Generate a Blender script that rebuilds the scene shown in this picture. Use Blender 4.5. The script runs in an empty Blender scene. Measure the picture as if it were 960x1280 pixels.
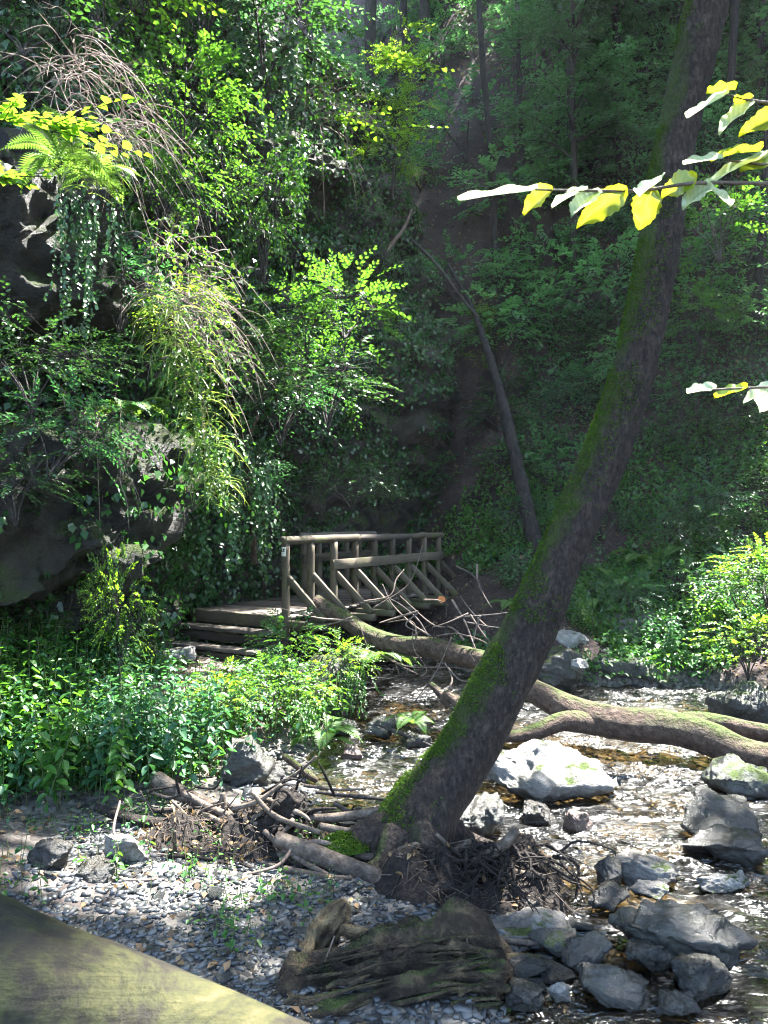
import bpy, bmesh, math
import numpy as np
from mathutils import Vector, Matrix

# ------------------------------------------------------------------ camera, light, exposure
SC = bpy.context.scene
COL = SC.collection
EYE = 2.3                       # camera height above the stream, metres
FPX, HOR = 960.0, 650.0         # focal length and horizon row of the 960 x 1280 photograph
cam_d = bpy.data.cameras.new('camera')
cam = bpy.data.objects.new('camera', cam_d); COL.objects.link(cam)
cam.location = (0, 0, EYE); cam.rotation_euler = (math.radians(90), 0, 0)
cam_d.sensor_fit = 'VERTICAL'; cam_d.sensor_height = 36.0; cam_d.sensor_width = 27.0
cam_d.lens = 36.0 * FPX / 1280.0
cam_d.shift_y = (HOR - 640.0) / 1280.0
cam_d.clip_start = 0.05; cam_d.clip_end = 500
cam_d.dof.use_dof = True; cam_d.dof.focus_distance = 7.0; cam_d.dof.aperture_fstop = 16.0
SC.camera = cam

SUN_EL, SUN_AZ = math.radians(62), math.radians(48)
SUN = np.array([math.cos(SUN_EL) * math.sin(SUN_AZ), math.cos(SUN_EL) * math.cos(SUN_AZ), math.sin(SUN_EL)])
world = bpy.data.worlds.new('World'); SC.world = world; world.use_nodes = True
nt = world.node_tree
sky = nt.nodes.new('ShaderNodeTexSky'); sky.sky_type = 'NISHITA'; sky.sun_disc = False
sky.sun_elevation = SUN_EL; sky.sun_rotation = SUN_AZ
nt.links.new(sky.outputs[0], nt.nodes['Background'].inputs[0])
nt.nodes['Background'].inputs[1].default_value = 0.13
sl = bpy.data.lights.new('sun', 'SUN'); sl.energy = 5.0; sl.angle = math.radians(0.5); sl.color = (1.0, 0.97, 0.92)
so = bpy.data.objects.new('sun', sl); COL.objects.link(so); so.location = (6, 9, 30)
so.rotation_euler = Vector(SUN).to_track_quat('Z', 'Y').to_euler()
SC.view_settings.view_transform = 'Standard'; SC.view_settings.look = 'None'
SC.view_settings.gamma = 1.0; SC.view_settings.exposure = 3.6
SC.cycles.use_denoising = True; SC.cycles.filter_width = 1.1
SC.cycles.max_bounces = 7; SC.cycles.diffuse_bounces = 4; SC.cycles.glossy_bounces = 3
SC.cycles.transmission_bounces = 5; SC.cycles.transparent_max_bounces = 8
SC.cycles.caustics_reflective = False; SC.cycles.caustics_refractive = False
SC.cycles.sample_clamp_indirect = 6.0

rng = np.random.default_rng(7)
PI = math.pi
UP = np.array([0, 0, 1.0])

def at(px, py, d):
    return np.array([(px - 480.0) / FPX * d, d, EYE - (py - HOR) / FPX * d])
def on_water(px, py, z=0.0):
    return at(px, py, FPX * (EYE - z) / (py - HOR))

# ------------------------------------------------------------------ numpy helpers
def unit(v):
    v = np.asarray(v, float); n = np.linalg.norm(v, axis=-1, keepdims=True); return v / np.maximum(n, 1e-9)
def _hash(i, j, k):
    h = (i * 374761393 + j * 668265263 + k * 2147483647 * 0 + k * 1274126177) & 0x7fffffff
    h = ((h ^ (h >> 13)) * 1103515245) & 0x7fffffff
    h = (h ^ (h >> 16)) & 0xffff
    return h / 65535.0
def vnoise(p):
    p = np.asarray(p, float); f = np.floor(p).astype(np.int64); t = p - f; t = t * t * (3 - 2 * t)
    out = 0
    for a in (0, 1):
        for b in (0, 1):
            for c in (0, 1):
                w = (t[..., 0] if a else 1 - t[..., 0]) * (t[..., 1] if b else 1 - t[..., 1]) * (t[..., 2] if c else 1 - t[..., 2])
                out = out + w * _hash(f[..., 0] + a, f[..., 1] + b, f[..., 2] + c)
    return out * 2 - 1
def fbm(p, octv=4, gain=0.5):
    p = np.asarray(p, float); s = 0; a = 1.0
    for o in range(octv):
        s = s + a * vnoise(p * (2.0 ** o) + 17.3 * o); a *= gain
    return s
def sstep(a, b, x):
    t = np.clip((x - a) / (b - a), 0, 1); return t * t * (3 - 2 * t)

class Geo:
    def __init__(self): self.V = []; self.Q = []; self.T = []; self.A = []; self.n = 0
    def add(self, V, quads=None, tris=None, tint=0.5):
        V = np.asarray(V, float).reshape(-1, 3)
        if quads is not None and len(quads): self.Q.append(np.asarray(quads, int) + self.n)
        if tris is not None and len(tris): self.T.append(np.asarray(tris, int) + self.n)
        self.V.append(V); self.A.append(np.broadcast_to(np.asarray(tint, float), (len(V),))); self.n += len(V)
        return self
    def mesh(self, name, mat, smooth=True):
        V = np.concatenate(self.V); me = bpy.data.meshes.new(name)
        Q = np.concatenate(self.Q) if self.Q else np.zeros((0, 4), int)
        T = np.concatenate(self.T) if self.T else np.zeros((0, 3), int)
        me.vertices.add(len(V)); me.vertices.foreach_set('co', V.astype(np.float32).ravel())
        me.loops.add(Q.size + T.size)
        me.loops.foreach_set('vertex_index', np.concatenate([Q.ravel(), T.ravel()]).astype(np.int32))
        me.polygons.add(len(Q) + len(T))
        me.polygons.foreach_set('loop_start', np.concatenate([np.arange(len(Q)) * 4, Q.size + np.arange(len(T)) * 3]).astype(np.int32))
        me.update(calc_edges=True)
        if smooth: me.polygons.foreach_set('use_smooth', np.ones(len(me.polygons), bool))
        at_ = me.attributes.new('tint', 'FLOAT', 'POINT'); at_.data.foreach_set('value', np.concatenate(self.A).astype(np.float32))
        me.materials.append(mat); me.validate()
        return me

def link(name, data, parent=None):
    o = bpy.data.objects.new(name, data); COL.objects.link(o)
    if parent is not None: o.parent = parent
    return o
def obj(name, geo, mat, parent=None, smooth=True):
    return link(name, geo.mesh(name, mat, smooth), parent)
def tag(o, label=None, cat=None, group=None, kind=None):
    if label: o['label'] = label
    if cat: o['category'] = cat
    if group: o['group'] = group
    if kind: o['kind'] = kind
    return o
def thing(name, label, cat, loc=(0, 0, 0), rotz=0.0, group=None):
    o = link(name, None); o.location = [float(c) for c in loc]; o.rotation_euler = (0, 0, rotz)
    o.empty_display_size = 0.1
    return tag(o, label, cat, group)
def dup(root, loc, rotz=0.0, scale=1.0, label=None, tilt=(0, 0)):
    r = root.copy(); COL.objects.link(r); r.location = [float(c) for c in loc]
    r.rotation_euler = (tilt[0], tilt[1], rotz)
    r.scale = (scale,) * 3 if np.isscalar(scale) else scale
    if label: r['label'] = label
    for ch in root.children:
        c = ch.copy(); COL.objects.link(c); c.parent = r
        for g in ch.children:
            d = g.copy(); COL.objects.link(d); d.parent = c
    return r

def spline(pts, n):
    pts = np.asarray(pts, float); m = len(pts)
    P = np.vstack([2 * pts[0] - pts[1], pts, 2 * pts[-1] - pts[-2]])
    u = np.linspace(0, m - 1 - 1e-6, n); i = u.astype(int); t = (u - i)[:, None]
    p0, p1, p2, p3 = P[i], P[i + 1], P[i + 2], P[i + 3]
    return 0.5 * (2 * p1 + (p2 - p0) * t + (2 * p0 - 5 * p1 + 4 * p2 - p3) * t ** 2 + (3 * p1 - p0 - 3 * p2 + p3) * t ** 3)
def tube(geo, pts, rad, sides=8, n=None, namp=0.0, nfreq=4.0, tint=0.5, ridge=None, seed=0.0):
    """tapered tube through pts with a noisy bark surface"""
    pts = np.asarray(pts, float); rad = np.asarray(rad, float)
    if rad.ndim == 0: rad = np.full(len(pts), float(rad))
    n = n or (len(pts) - 1) * 6 + 1
    C = spline(pts, n); R = np.interp(np.linspace(0, 1, n), np.linspace(0, 1, len(rad)), rad)
    Tn = unit(np.gradient(C, axis=0))
    a = np.array([0, 0, 1.0]) if abs(Tn[0][2]) < 0.9 else np.array([1.0, 0, 0])
    N = np.zeros_like(Tn); N[0] = unit(a - Tn[0] * (a @ Tn[0]))
    for k in range(1, n):
        v = N[k - 1] - Tn[k] * (N[k - 1] @ Tn[k]); N[k] = unit(v)
    B = np.cross(Tn, N)
    th = np.linspace(0, 2 * PI, sides, endpoint=False)
    dirs = np.cos(th)[None, :, None] * N[:, None, :] + np.sin(th)[None, :, None] * B[:, None, :]
    P = C[:, None, :] + dirs * R[:, None, None]
    if namp:
        f = fbm(P * nfreq + seed, 3)
        if ridge is not None:
            s = np.cumsum(np.r_[0, np.linalg.norm(np.diff(C, axis=0), axis=1)])
            q = np.stack([np.cos(th)[None, :] * ridge[0] + 0 * s[:, None], np.sin(th)[None, :] * ridge[0] + 0 * s[:, None], s[:, None] * ridge[1] + 0 * th[None, :]], -1)
            f = f * 0.5 + fbm(q + seed, 3) * 0.8
        P = P + dirs * (R[:, None, None] * namp * f[..., None])
    V = P.reshape(-1, 3)
    i = np.arange(n - 1)[:, None] * sides; j = np.arange(sides)[None, :]; j2 = (j + 1) % sides
    Q = np.stack([i + j, i + j2, i + sides + j2, i + sides + j], -1).reshape(-1, 4)
    V = np.vstack([V, C[0] - Tn[0] * R[0] * 0.15, C[-1] + Tn[-1] * R[-1] * 0.3])
    b, e = len(V) - 2, len(V) - 1; jj = np.arange(sides); j2 = (jj + 1) % sides
    T = np.vstack([np.stack([np.full(sides, b), j2, jj], -1), np.stack([np.full(sides, e), (n - 1) * sides + jj, (n - 1) * sides + j2], -1)])
    geo.add(V, Q, T, tint); return C

def sticks(geo, A, B, r0, r1, tint=0.5):
    """many thin three-sided rods at once"""
    A = np.asarray(A, float).reshape(-1, 3); B = np.asarray(B, float).reshape(-1, 3); K = len(A)
    if K == 0: return
    D = unit(B - A); ref = np.where(np.abs(D[:, 2:3]) < 0.9, UP, np.array([1.0, 0, 0]))
    N = unit(np.cross(D, ref)); M = np.cross(D, N)
    r0 = np.broadcast_to(r0, (K,)); r1 = np.broadcast_to(r1, (K,)); V = np.zeros((K, 6, 3))
    for k in range(3):
        a = 2 * PI * k / 3; d = N * math.cos(a) + M * math.sin(a)
        V[:, k] = A + d * r0[:, None]; V[:, 3 + k] = B + d * r1[:, None]
    q = np.array([[0, 1, 4, 3], [1, 2, 5, 4], [2, 0, 3, 5]])
    geo.add(V, (np.arange(K)[:, None, None] * 6 + q).reshape(-1, 4), None, tint)

def leaves(geo, P, D, N, L, W, hexa=True, curl=0.12, fold=0.18, tint=None):
    K = len(P); D = unit(D); N = unit(N - D * np.sum(N * D, -1, keepdims=True)); S = np.cross(D, N)
    L = np.broadcast_to(L, (K,))[:, None]; W = np.broadcast_to(W, (K,))[:, None]
    tint = rng.random(K) if tint is None else np.broadcast_to(tint, (K,))
    f = N * W * fold
    if hexa:
        c = N * L * curl
        V = np.stack([P, P + D * L * .28 + S * W * .46 + f, P + D * L * .68 + S * W * .36 + f - c * .5, P + D * L - c,
                      P + D * L * .68 - S * W * .36 + f - c * .5, P + D * L * .28 - S * W * .46 + f], 1)
        q = np.array([[0, 1, 2, 3], [0, 3, 4, 5]])
    else:
        V = np.stack([P, P + D * L * .45 + S * W * .5 + f, P + D * L - N * L * curl, P + D * L * .45 - S * W * .5 + f], 1)
        q = np.array([[0, 1, 2, 3]])
    m = V.shape[1]
    geo.add(V, (np.arange(K)[:, None, None] * m + q).reshape(-1, 4), None, np.repeat(tint, m))

def rvec(K): return rng.normal(size=(K, 3)) * 0.577
def sprays(geo, P, D, L, n, ll, lw, flat=0.75, droop=0.25, hexa=False, twig=None, tr=0.003, sunlit=None, jit=0.3):
    """flat leafy twigs: K twigs with n alternate leaves each"""
    P = np.asarray(P, float); D = unit(D); K = len(P); L = np.broadcast_to(L, (K,))
    N = UP * flat + rvec(K) * (1.1 - flat); N = unit(N - D * np.sum(N * D, -1, keepdims=True)); S = np.cross(D, N)
    t = (np.arange(n) + .7) / n
    def pos(t): return P[:, None] + D[:, None] * (L[:, None] * t[None])[..., None] - UP * (droop * L[:, None] * t[None] ** 2)[..., None]
    X = pos(t); side = np.where(np.arange(n) % 2 == 0, 1.0, -1.0)[None, :, None]
    ld = unit(D[:, None] * .65 + S[:, None] * side * .75 + rng.normal(size=(K, n, 3)) * jit * .5 - UP * droop * .5)
    ld[:, -1] = unit(D - UP * droop)
    ln = unit(N[:, None] + rng.normal(size=(K, n, 3)) * jit)
    sc = rng.uniform(.65, 1.2, (K, n)) * (1 - .25 * t[None])
    base = rng.random(K)[:, None] * .6 + rng.random((K, n)) * .4
    X, ld, ln, sc, base = X.reshape(-1, 3), ld.reshape(-1, 3), ln.reshape(-1, 3), sc.ravel(), base.ravel()
    leaves(geo, X, ld, ln, ll * sc, lw * sc, hexa, tint=base)
    if twig is not None:
        a = pos(np.array([0, .5])); b = pos(np.array([.5, 1.0]))
        sticks(twig, a.reshape(-1, 3), b.reshape(-1, 3), tr, tr * .6)

# ------------------------------------------------------------------ materials
def nodes(name):
    m = bpy.data.materials.new(name); m.use_nodes = True; t = m.node_tree; t.nodes.clear()
    o = t.nodes.new('ShaderNodeOutputMaterial'); return m, t, o
def N_(t, kind, **kw):
    n = t.nodes.new(kind)
    for k, v in kw.items():
        if k in n.inputs: n.inputs[k].default_value = v
        else: setattr(n, k, v)
    return n
def ramp(t, src, stops):
    r = t.nodes.new('ShaderNodeValToRGB'); e = r.color_ramp.elements
    while len(e) < len(stops): e.new(0.5)
    for k, (p, c) in enumerate(stops): e[k].position = p; e[k].color = (*c, 1) if len(c) == 3 else c
    t.links.new(src, r.inputs[0]); return r.outputs[0]
def mathn(t, op, a, b=None, c=None, clamp=False):
    n = t.nodes.new('ShaderNodeMath'); n.operation = op; n.use_clamp = clamp
    for k, v in enumerate((a, b, c)):
        if v is None: continue
        if isinstance(v, (int, float)): n.inputs[k].default_value = v
        else: t.links.new(v, n.inputs[k])
    return n.outputs[0]
def mixc(t, f, a, b):
    n = t.nodes.new('ShaderNodeMix'); n.data_type = 'RGBA'
    for k, v in ((0, f), (6, a), (7, b)):
        if isinstance(v, (int, float)): n.inputs[k].default_value = v
        elif isinstance(v, tuple): n.inputs[k].default_value = (*v, 1)
        else: t.links.new(v, n.inputs[k])
    return n.outputs[2]
def noise_tex(t, vec, scale, detail=4, rough=.55, dist=0.0):
    n = N_(t, 'ShaderNodeTexNoise', Scale=scale, Detail=detail, Roughness=rough, Distortion=dist)
    if vec is not None: t.links.new(vec, n.inputs['Vector'])
    return n.outputs[0]
def coords(t, which='Object', scale=None):
    c = t.nodes.new('ShaderNodeTexCoord').outputs[which]
    if scale:
        m = t.nodes.new('ShaderNodeMapping'); m.inputs['Scale'].default_value = scale; t.links.new(c, m.inputs[0]); c = m.outputs[0]
    return c
def bump(t, h, strength=.5, dist=.02):
    b = N_(t, 'ShaderNodeBump', Strength=strength, Distance=dist); t.links.new(h, b.inputs['Height']); return b.outputs[0]
def principled(t, o, col, rough=.7, spec=.4, nrm=None):
    p = t.nodes.new('ShaderNodeBsdfPrincipled')
    if isinstance(col, tuple): p.inputs['Base Color'].default_value = (*col, 1)
    else: t.links.new(col, p.inputs['Base Color'])
    if isinstance(rough, (int, float)): p.inputs['Roughness'].default_value = rough
    else: t.links.new(rough, p.inputs['Roughness'])
    p.inputs['Specular IOR Level'].default_value = spec
    if nrm is not None: t.links.new(nrm, p.inputs['Normal'])
    if o is not None: t.links.new(p.outputs[0], o.inputs[0])
    return p

def leafmat(name, cols, trans, mixf=.4, rough=.42, spec=.5, cmix=.3):
    m, t, o = nodes(name)
    a = N_(t, 'ShaderNodeAttribute', attribute_name='tint').outputs['Fac']
    r = t.nodes.new('ShaderNodeObjectInfo').outputs['Random']
    f = mathn(t, 'ADD', mathn(t, 'MULTIPLY', a, .75), mathn(t, 'MULTIPLY', r, .25))
    k = len(cols); c = ramp(t, f, [(i / max(1, k - 1) * .96 + .02, cc) for i, cc in enumerate(cols)])
    p = principled(t, None, c, rough, spec)
    tr = t.nodes.new('ShaderNodeBsdfTranslucent')
    t.links.new(mixc(t, cmix, trans, c), tr.inputs[0])
    mx = t.nodes.new('ShaderNodeMixShader'); mx.inputs[0].default_value = mixf
    t.links.new(p.outputs[0], mx.inputs[1]); t.links.new(tr.outputs[0], mx.inputs[2]); t.links.new(mx.outputs[0], o.inputs[0])
    return m
M = {}
M['leaf'] = leafmat('leaf', [(.018, .06, .014), (.03, .1, .018), (.045, .135, .022), (.075, .17, .026)], (.16, .42, .02))
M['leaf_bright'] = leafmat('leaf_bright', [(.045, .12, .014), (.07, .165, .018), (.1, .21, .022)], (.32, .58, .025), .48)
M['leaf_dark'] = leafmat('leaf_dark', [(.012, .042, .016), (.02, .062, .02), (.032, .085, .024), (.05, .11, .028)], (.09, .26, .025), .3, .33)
M['leaf_blue'] = leafmat('leaf_blue', [(.018, .07, .036), (.03, .095, .044), (.05, .13, .054)], (.1, .34, .06), .33, .36)
M['leaf_canopy'] = leafmat('leaf_canopy', [(.05, .11, .02), (.08, .16, .03)], (.16, .3, .03), .3, .5)
M['leaf_far'] = leafmat('leaf_far', [(.03, .085, .035), (.05, .125, .045), (.075, .165, .055)], (.22, .55, .12), .5, .34)
M['leaf_far_dark'] = leafmat('leaf_far_dark', [(.02, .065, .03), (.035, .095, .038), (.055, .13, .045)], (.16, .44, .1), .45, .32)
M['ivy'] = leafmat('ivy', [(.012, .045, .016), (.022, .075, .022), (.042, .12, .028)], (.09, .3, .025), .28, .3)
M['moss_tuft'] = leafmat('moss_tuft', [(.02, .05, .006), (.042, .088, .01), (.075, .125, .015)], (.13, .26, .015), .35, .8, .15)
M['litter'] = leafmat('litter', [(.05, .03, .018), (.12, .075, .04), (.2, .13, .07), (.26, .2, .1)], (.3, .2, .08), .25, .6, .3)
M['fern'] = leafmat('fern', [(.05, .12, .02), (.08, .18, .03)], (.25, .45, .05), .4, .5)

def rockmat(name, c0, c1, c2, moss=0.0, rough=.55, scale=1.0, wet=0.0, mossdir=(0, 0, 1), mosscut=.55, bd=.03):
    m, t, o = nodes(name); v = coords(t)
    n1 = noise_tex(t, v, 2.6 * scale, 8, .68); n2 = noise_tex(t, v, 30 * scale, 8, .72)
    sv = coords(t, 'Object', (2.5, 3.5, 11)); st = noise_tex(t, sv, 2.2 * scale, 8, .7, 1.2)
    rnd = t.nodes.new('ShaderNodeObjectInfo').outputs['Random']
    f = mathn(t, 'ADD', mathn(t, 'MULTIPLY', n1, .45), mathn(t, 'MULTIPLY', n2, .55))
    f = mathn(t, 'ADD', f, mathn(t, 'MULTIPLY', mathn(t, 'SUBTRACT', rnd, .5), .22))
    c = ramp(t, f, [(.36, c0), (.5, c1), (.66, c2)])
    c = mixc(t, mathn(t, 'MULTIPLY', ramp(t, st, [(.52, (0, 0, 0)), (.66, (1, 1, 1))]), .45), c, c0)
    sn = ramp(t, noise_tex(t, v, 1.3 * scale, 6, .7, .8), [(.42, (0, 0, 0)), (.62, (1, 1, 1))])
    hue = mixc(t, rnd, (.075, .062, .04), (.05, .062, .04)); c = mixc(t, mathn(t, 'MULTIPLY', sn, .45), c, hue)            # silt and algae stains
    if wet > 0:                                                    # stones are dark and glossy up to the splash line
        gp = N_(t, 'ShaderNodeSeparateXYZ'); t.links.new(t.nodes.new('ShaderNodeNewGeometry').outputs['Position'], gp.inputs[0])
        wf = ramp(t, mathn(t, 'ADD', gp.outputs[2], mathn(t, 'MULTIPLY', n1, .12)), [(.1, (1, 1, 1)), (.16, (0, 0, 0))]); c = mixc(t, mathn(t, 'MULTIPLY', wf, .6), c, (.008, .008, .007))
    hgt = mathn(t, 'ADD', mathn(t, 'MULTIPLY', n2, .5), mathn(t, 'MULTIPLY', st, .5))
    rg = ramp(t, n1, [(.35, (rough - .18,) * 3), (.65, (rough + .15,) * 3)])
    if moss > 0:
        g = t.nodes.new('ShaderNodeNewGeometry').outputs['Normal']
        dp = N_(t, 'ShaderNodeVectorMath', operation='DOT_PRODUCT'); t.links.new(g, dp.inputs[0]); dp.inputs[1].default_value = mossdir
        mf = mathn(t, 'ADD', mathn(t, 'MULTIPLY', dp.outputs['Value'], .45), mathn(t, 'ADD', mathn(t, 'MULTIPLY', noise_tex(t, v, 1.7 * scale, 5, .65), .7), mathn(t, 'MULTIPLY', noise_tex(t, v, 9 * scale, 4, .6), .3)))
        mf = ramp(t, mf, [(mosscut + .25 - .12 * moss, (0, 0, 0)), (mosscut + .42 - .12 * moss, (1, 1, 1))])
        fine = noise_tex(t, v, 60, 4, .7)
        mc = ramp(t, fine, [(.3, (.018, .034, .006)), (.55, (.05, .08, .011)), (.75, (.1, .125, .02))])
        c = mixc(t, mf, c, mc); hgt = mathn(t, 'ADD', hgt, mathn(t, 'MULTIPLY', mathn(t, 'MULTIPLY', fine, mf), 1.2))
        rg = mixc(t, mf, rg, (.95, .95, .95))
    principled(t, o, c, rg, .45, bump(t, hgt, 1.0, bd)); return m
M['rock'] = rockmat('rock', (.006, .0059, .0056), (.021, .0205, .0195), (.064, .062, .058), 0, .36, wet=1)
M['rock_mossy'] = rockmat('rock_mossy', (.014, .016, .015), (.045, .048, .043), (.1, .1, .09), .45, .5, mosscut=.6, wet=1)
M['rock_pale'] = rockmat('rock_pale', (.08, .072, .065), (.18, .172, .16), (.32, .305, .285), .1, .5, mosscut=.68, wet=1)
M['rock_red'] = rockmat('rock_red', (.03, .015, .013), (.06, .034, .03), (.1, .07, .06), 0, .45)
M['cliff'] = rockmat('cliff', (.006, .005, .0045), (.018, .0155, .013), (.05, .043, .034), .5, .6, 1.0, mossdir=(.5, -.2, .6), bd=.09)
M['slate'] = rockmat('slate', (.015, .016, .018), (.042, .045, .048), (.1, .102, .104), 0, .34, 3.0)

def barkmat(name, c0, c1, c2, moss=0.0, mossdir=(-.8, -.2, .5), cut=.6, vscale=(7, 7, 1.6), bstr=1.0, bd=.03):
    m, t, o = nodes(name); v = coords(t); w = coords(t, 'Object', vscale)
    n1 = noise_tex(t, w, 3.2, 6, .65, .4); n2 = noise_tex(t, v, 3.0, 4, .6); n3 = noise_tex(t, v, 45, 4, .7)
    f = mathn(t, 'ADD', mathn(t, 'MULTIPLY', n1, .6), mathn(t, 'ADD', mathn(t, 'MULTIPLY', n2, .2), mathn(t, 'MULTIPLY', n3, .2)))
    c = ramp(t, f, [(.37, c0), (.5, c1), (.66, c2)])
    vo = N_(t, 'ShaderNodeTexVoronoi', Scale=2.4); t.links.new(w, vo.inputs['Vector'])
    hgt = mathn(t, 'ADD', mathn(t, 'MULTIPLY', n1, .9), mathn(t, 'ADD', mathn(t, 'MULTIPLY', n3, .3), mathn(t, 'MULTIPLY', vo.outputs[0], .5)))
    rg = .85
    if moss > 0:
        g = t.nodes.new('ShaderNodeNewGeometry').outputs['Normal']
        dp = N_(t, 'ShaderNodeVectorMath', operation='DOT_PRODUCT'); t.links.new(g, dp.inputs[0]); dp.inputs[1].default_value = mossdir
        mf = mathn(t, 'ADD', mathn(t, 'MULTIPLY', dp.outputs['Value'], .42), mathn(t, 'ADD', mathn(t, 'MULTIPLY', noise_tex(t, v, 2.3, 6, .65), .75), mathn(t, 'MULTIPLY', noise_tex(t, v, 13, 5, .7), .3)))
        mf = ramp(t, mf, [(cut + .02, (0, 0, 0)), (cut + .2, (moss,) * 3)])
        mc = ramp(t, noise_tex(t, v, 70, 4, .75), [(.3, (.015, .028, .005)), (.52, (.045, .075, .01)), (.75, (.1, .13, .018))])
        c = mixc(t, mf, c, mc); hgt = mathn(t, 'ADD', hgt, mathn(t, 'MULTIPLY', mf, .8))
    principled(t, o, c, rg, .3, bump(t, hgt, bstr, bd)); return m
M['bark_moss'] = barkmat('bark_moss', (.01, .0075, .007), (.037, .027, .022), (.105, .08, .064), .9, (-.85, -.15, .3), .73, (13, 13, 5), bd=.1)
M['bark'] = barkmat('bark', (.012, .01, .01), (.04, .033, .03), (.09, .078, .07), .6, (-.6, 0, .6), .85)
M['bark_dark'] = barkmat('bark_dark', (.006, .005, .005), (.02, .016, .015), (.05, .042, .038), .5, (-.6, 0, .6), .95)
M['log_moss'] = barkmat('log_moss', (.025, .016, .012), (.07, .046, .034), (.14, .1, .075), .9, (0, -.1, .95), .78, (5, 5, 5), bd=.05)
M['dead_wood'] = barkmat('dead_wood', (.025, .018, .013), (.075, .057, .043), (.18, .145, .115), 0, vscale=(5, 5, 5), bd=.02)
M['twig_pale'] = barkmat('twig_pale', (.05, .036, .028), (.12, .09, .074), (.22, .175, .15), 0, bd=.004)
M['root'] = barkmat('root', (.006, .0045, .004), (.018, .0135, .011), (.05, .038, .03), .5, (0, 0, 1), 1.05, (9, 9, 9), bd=.06)
M['rotten'] = barkmat('rotten', (.007, .005, .0035), (.036, .025, .015), (.15, .11, .06), .9, (-.1, -.1, .9), .82, (4, 4, 4), 1.0, .07)
M['rotten_pale'] = barkmat('rotten_pale', (.02, .014, .008), (.09, .065, .034), (.22, .17, .095), .6, (0, 0, 1), .95, (4, 4, 4), 1.0, .05)
M['stem'] = barkmat('stem', (.03, .04, .015), (.06, .08, .025), (.1, .11, .04), 0, bd=.002)

def woodmat(name, c0, c1, c2, alg=.0):
    m, t, o = nodes(name); v = coords(t); g = coords(t, 'Object', (1.2, 22, 22))
    n1 = noise_tex(t, g, 2.4, 6, .6, .5); n2 = noise_tex(t, v, 3.1, 5, .6); n3 = noise_tex(t, v, 38, 3, .6)
    r = t.nodes.new('ShaderNodeObjectInfo').outputs['Random']
    f = mathn(t, 'ADD', mathn(t, 'MULTIPLY', n1, .55), mathn(t, 'ADD', mathn(t, 'MULTIPLY', n2, .35), mathn(t, 'MULTIPLY', mathn(t, 'SUBTRACT', r, .2), .25)))
    c = ramp(t, f, [(.3, c0), (.52, c1), (.75, c2)])
    if alg:
        af = ramp(t, mathn(t, 'ADD', mathn(t, 'MULTIPLY', noise_tex(t, v, 2.0, 5, .65), .8), mathn(t, 'MULTIPLY', n3, .2)), [(.62 - .2 * alg, (0, 0, 0)), (.8 - .2 * alg, (.8, .8, .8))])
        c = mixc(t, af, c, (.1, .115, .035))
    h = mathn(t, 'ADD', n1, mathn(t, 'MULTIPLY', n3, .3))
    principled(t, o, c, .8, .3, bump(t, h, .6, .006)); return m
M['wood'] = woodmat('wood', (.022, .017, .011), (.06, .048, .032), (.12, .1, .072), .45)
M['wood_deck'] = woodmat('wood_deck', (.03, .025, .02), (.085, .07, .058), (.17, .148, .128), .15)
M['wood_dark'] = woodmat('wood_dark', (.01, .008, .006), (.028, .022, .016), (.055, .046, .035), .3)

def railmat():
    m, t, o = nodes('algae_rail'); v = coords(t); n1 = noise_tex(t, v, 8, 9, .72, 1.0); n2 = noise_tex(t, v, 55, 8, .75); g = noise_tex(t, coords(t, 'Object', (3, 40, 40)), 2, 5, .6)
    f = mathn(t, 'ADD', mathn(t, 'MULTIPLY', n1, .75), mathn(t, 'MULTIPLY', n2, .25))
    c = ramp(t, f, [(.38, (.005, .0045, .003)), (.46, (.017, .014, .007)), (.51, (.03, .031, .0095)), (.57, (.05, .047, .014)), (.65, (.08, .062, .034))])
    cr = ramp(t, g, [(.26, (.35, .35, .35)), (.38, (1, 1, 1))]); c = mixc(t, cr, (.05, .045, .02), c)
    principled(t, o, c, .75, .3, bump(t, mathn(t, 'ADD', f, mathn(t, 'MULTIPLY', g, .35)), 1.0, .014)); return m
M['rail'] = railmat()

def groundmat():
    m, t, o = nodes('ground'); v = coords(t)
    n1 = noise_tex(t, v, .9, 6, .6); n2 = noise_tex(t, v, 7, 6, .65); n3 = noise_tex(t, v, 40, 4, .7)
    f = mathn(t, 'ADD', mathn(t, 'MULTIPLY', n1, .45), mathn(t, 'ADD', mathn(t, 'MULTIPLY', n2, .35), mathn(t, 'MULTIPLY', n3, .2)))
    c = ramp(t, f, [(.34, (.016, .011, .011)), (.5, (.042, .03, .028)), (.66, (.085, .064, .052))])
    # gravel near the water level, soil higher up
    z = N_(t, 'ShaderNodeSeparateXYZ'); t.links.new(v, z.inputs[0])
    gz = ramp(t, mathn(t, 'ADD', z.outputs[2], mathn(t, 'MULTIPLY', n1, .3)), [(.22, (1, 1, 1)), (.45, (0, 0, 0))])
    vo = N_(t, 'ShaderNodeTexVoronoi', Scale=22.0); t.links.new(v, vo.inputs['Vector'])
    bw = t.nodes.new('ShaderNodeRGBToBW'); t.links.new(vo.outputs['Color'], bw.inputs[0])
    gc = ramp(t, bw.outputs[0], [(.2, (.045, .042, .038)), (.6, (.12, .112, .1)), (.9, (.2, .18, .155))])
    c = mixc(t, gz, c, gc)
    h = mathn(t, 'ADD', f, mathn(t, 'MULTIPLY', mathn(t, 'SUBTRACT', 1.0, vo.outputs[0]), .25))
    principled(t, o, c, .9, .2, bump(t, h, .9, .06)); return m
M['ground'] = groundmat()
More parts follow.
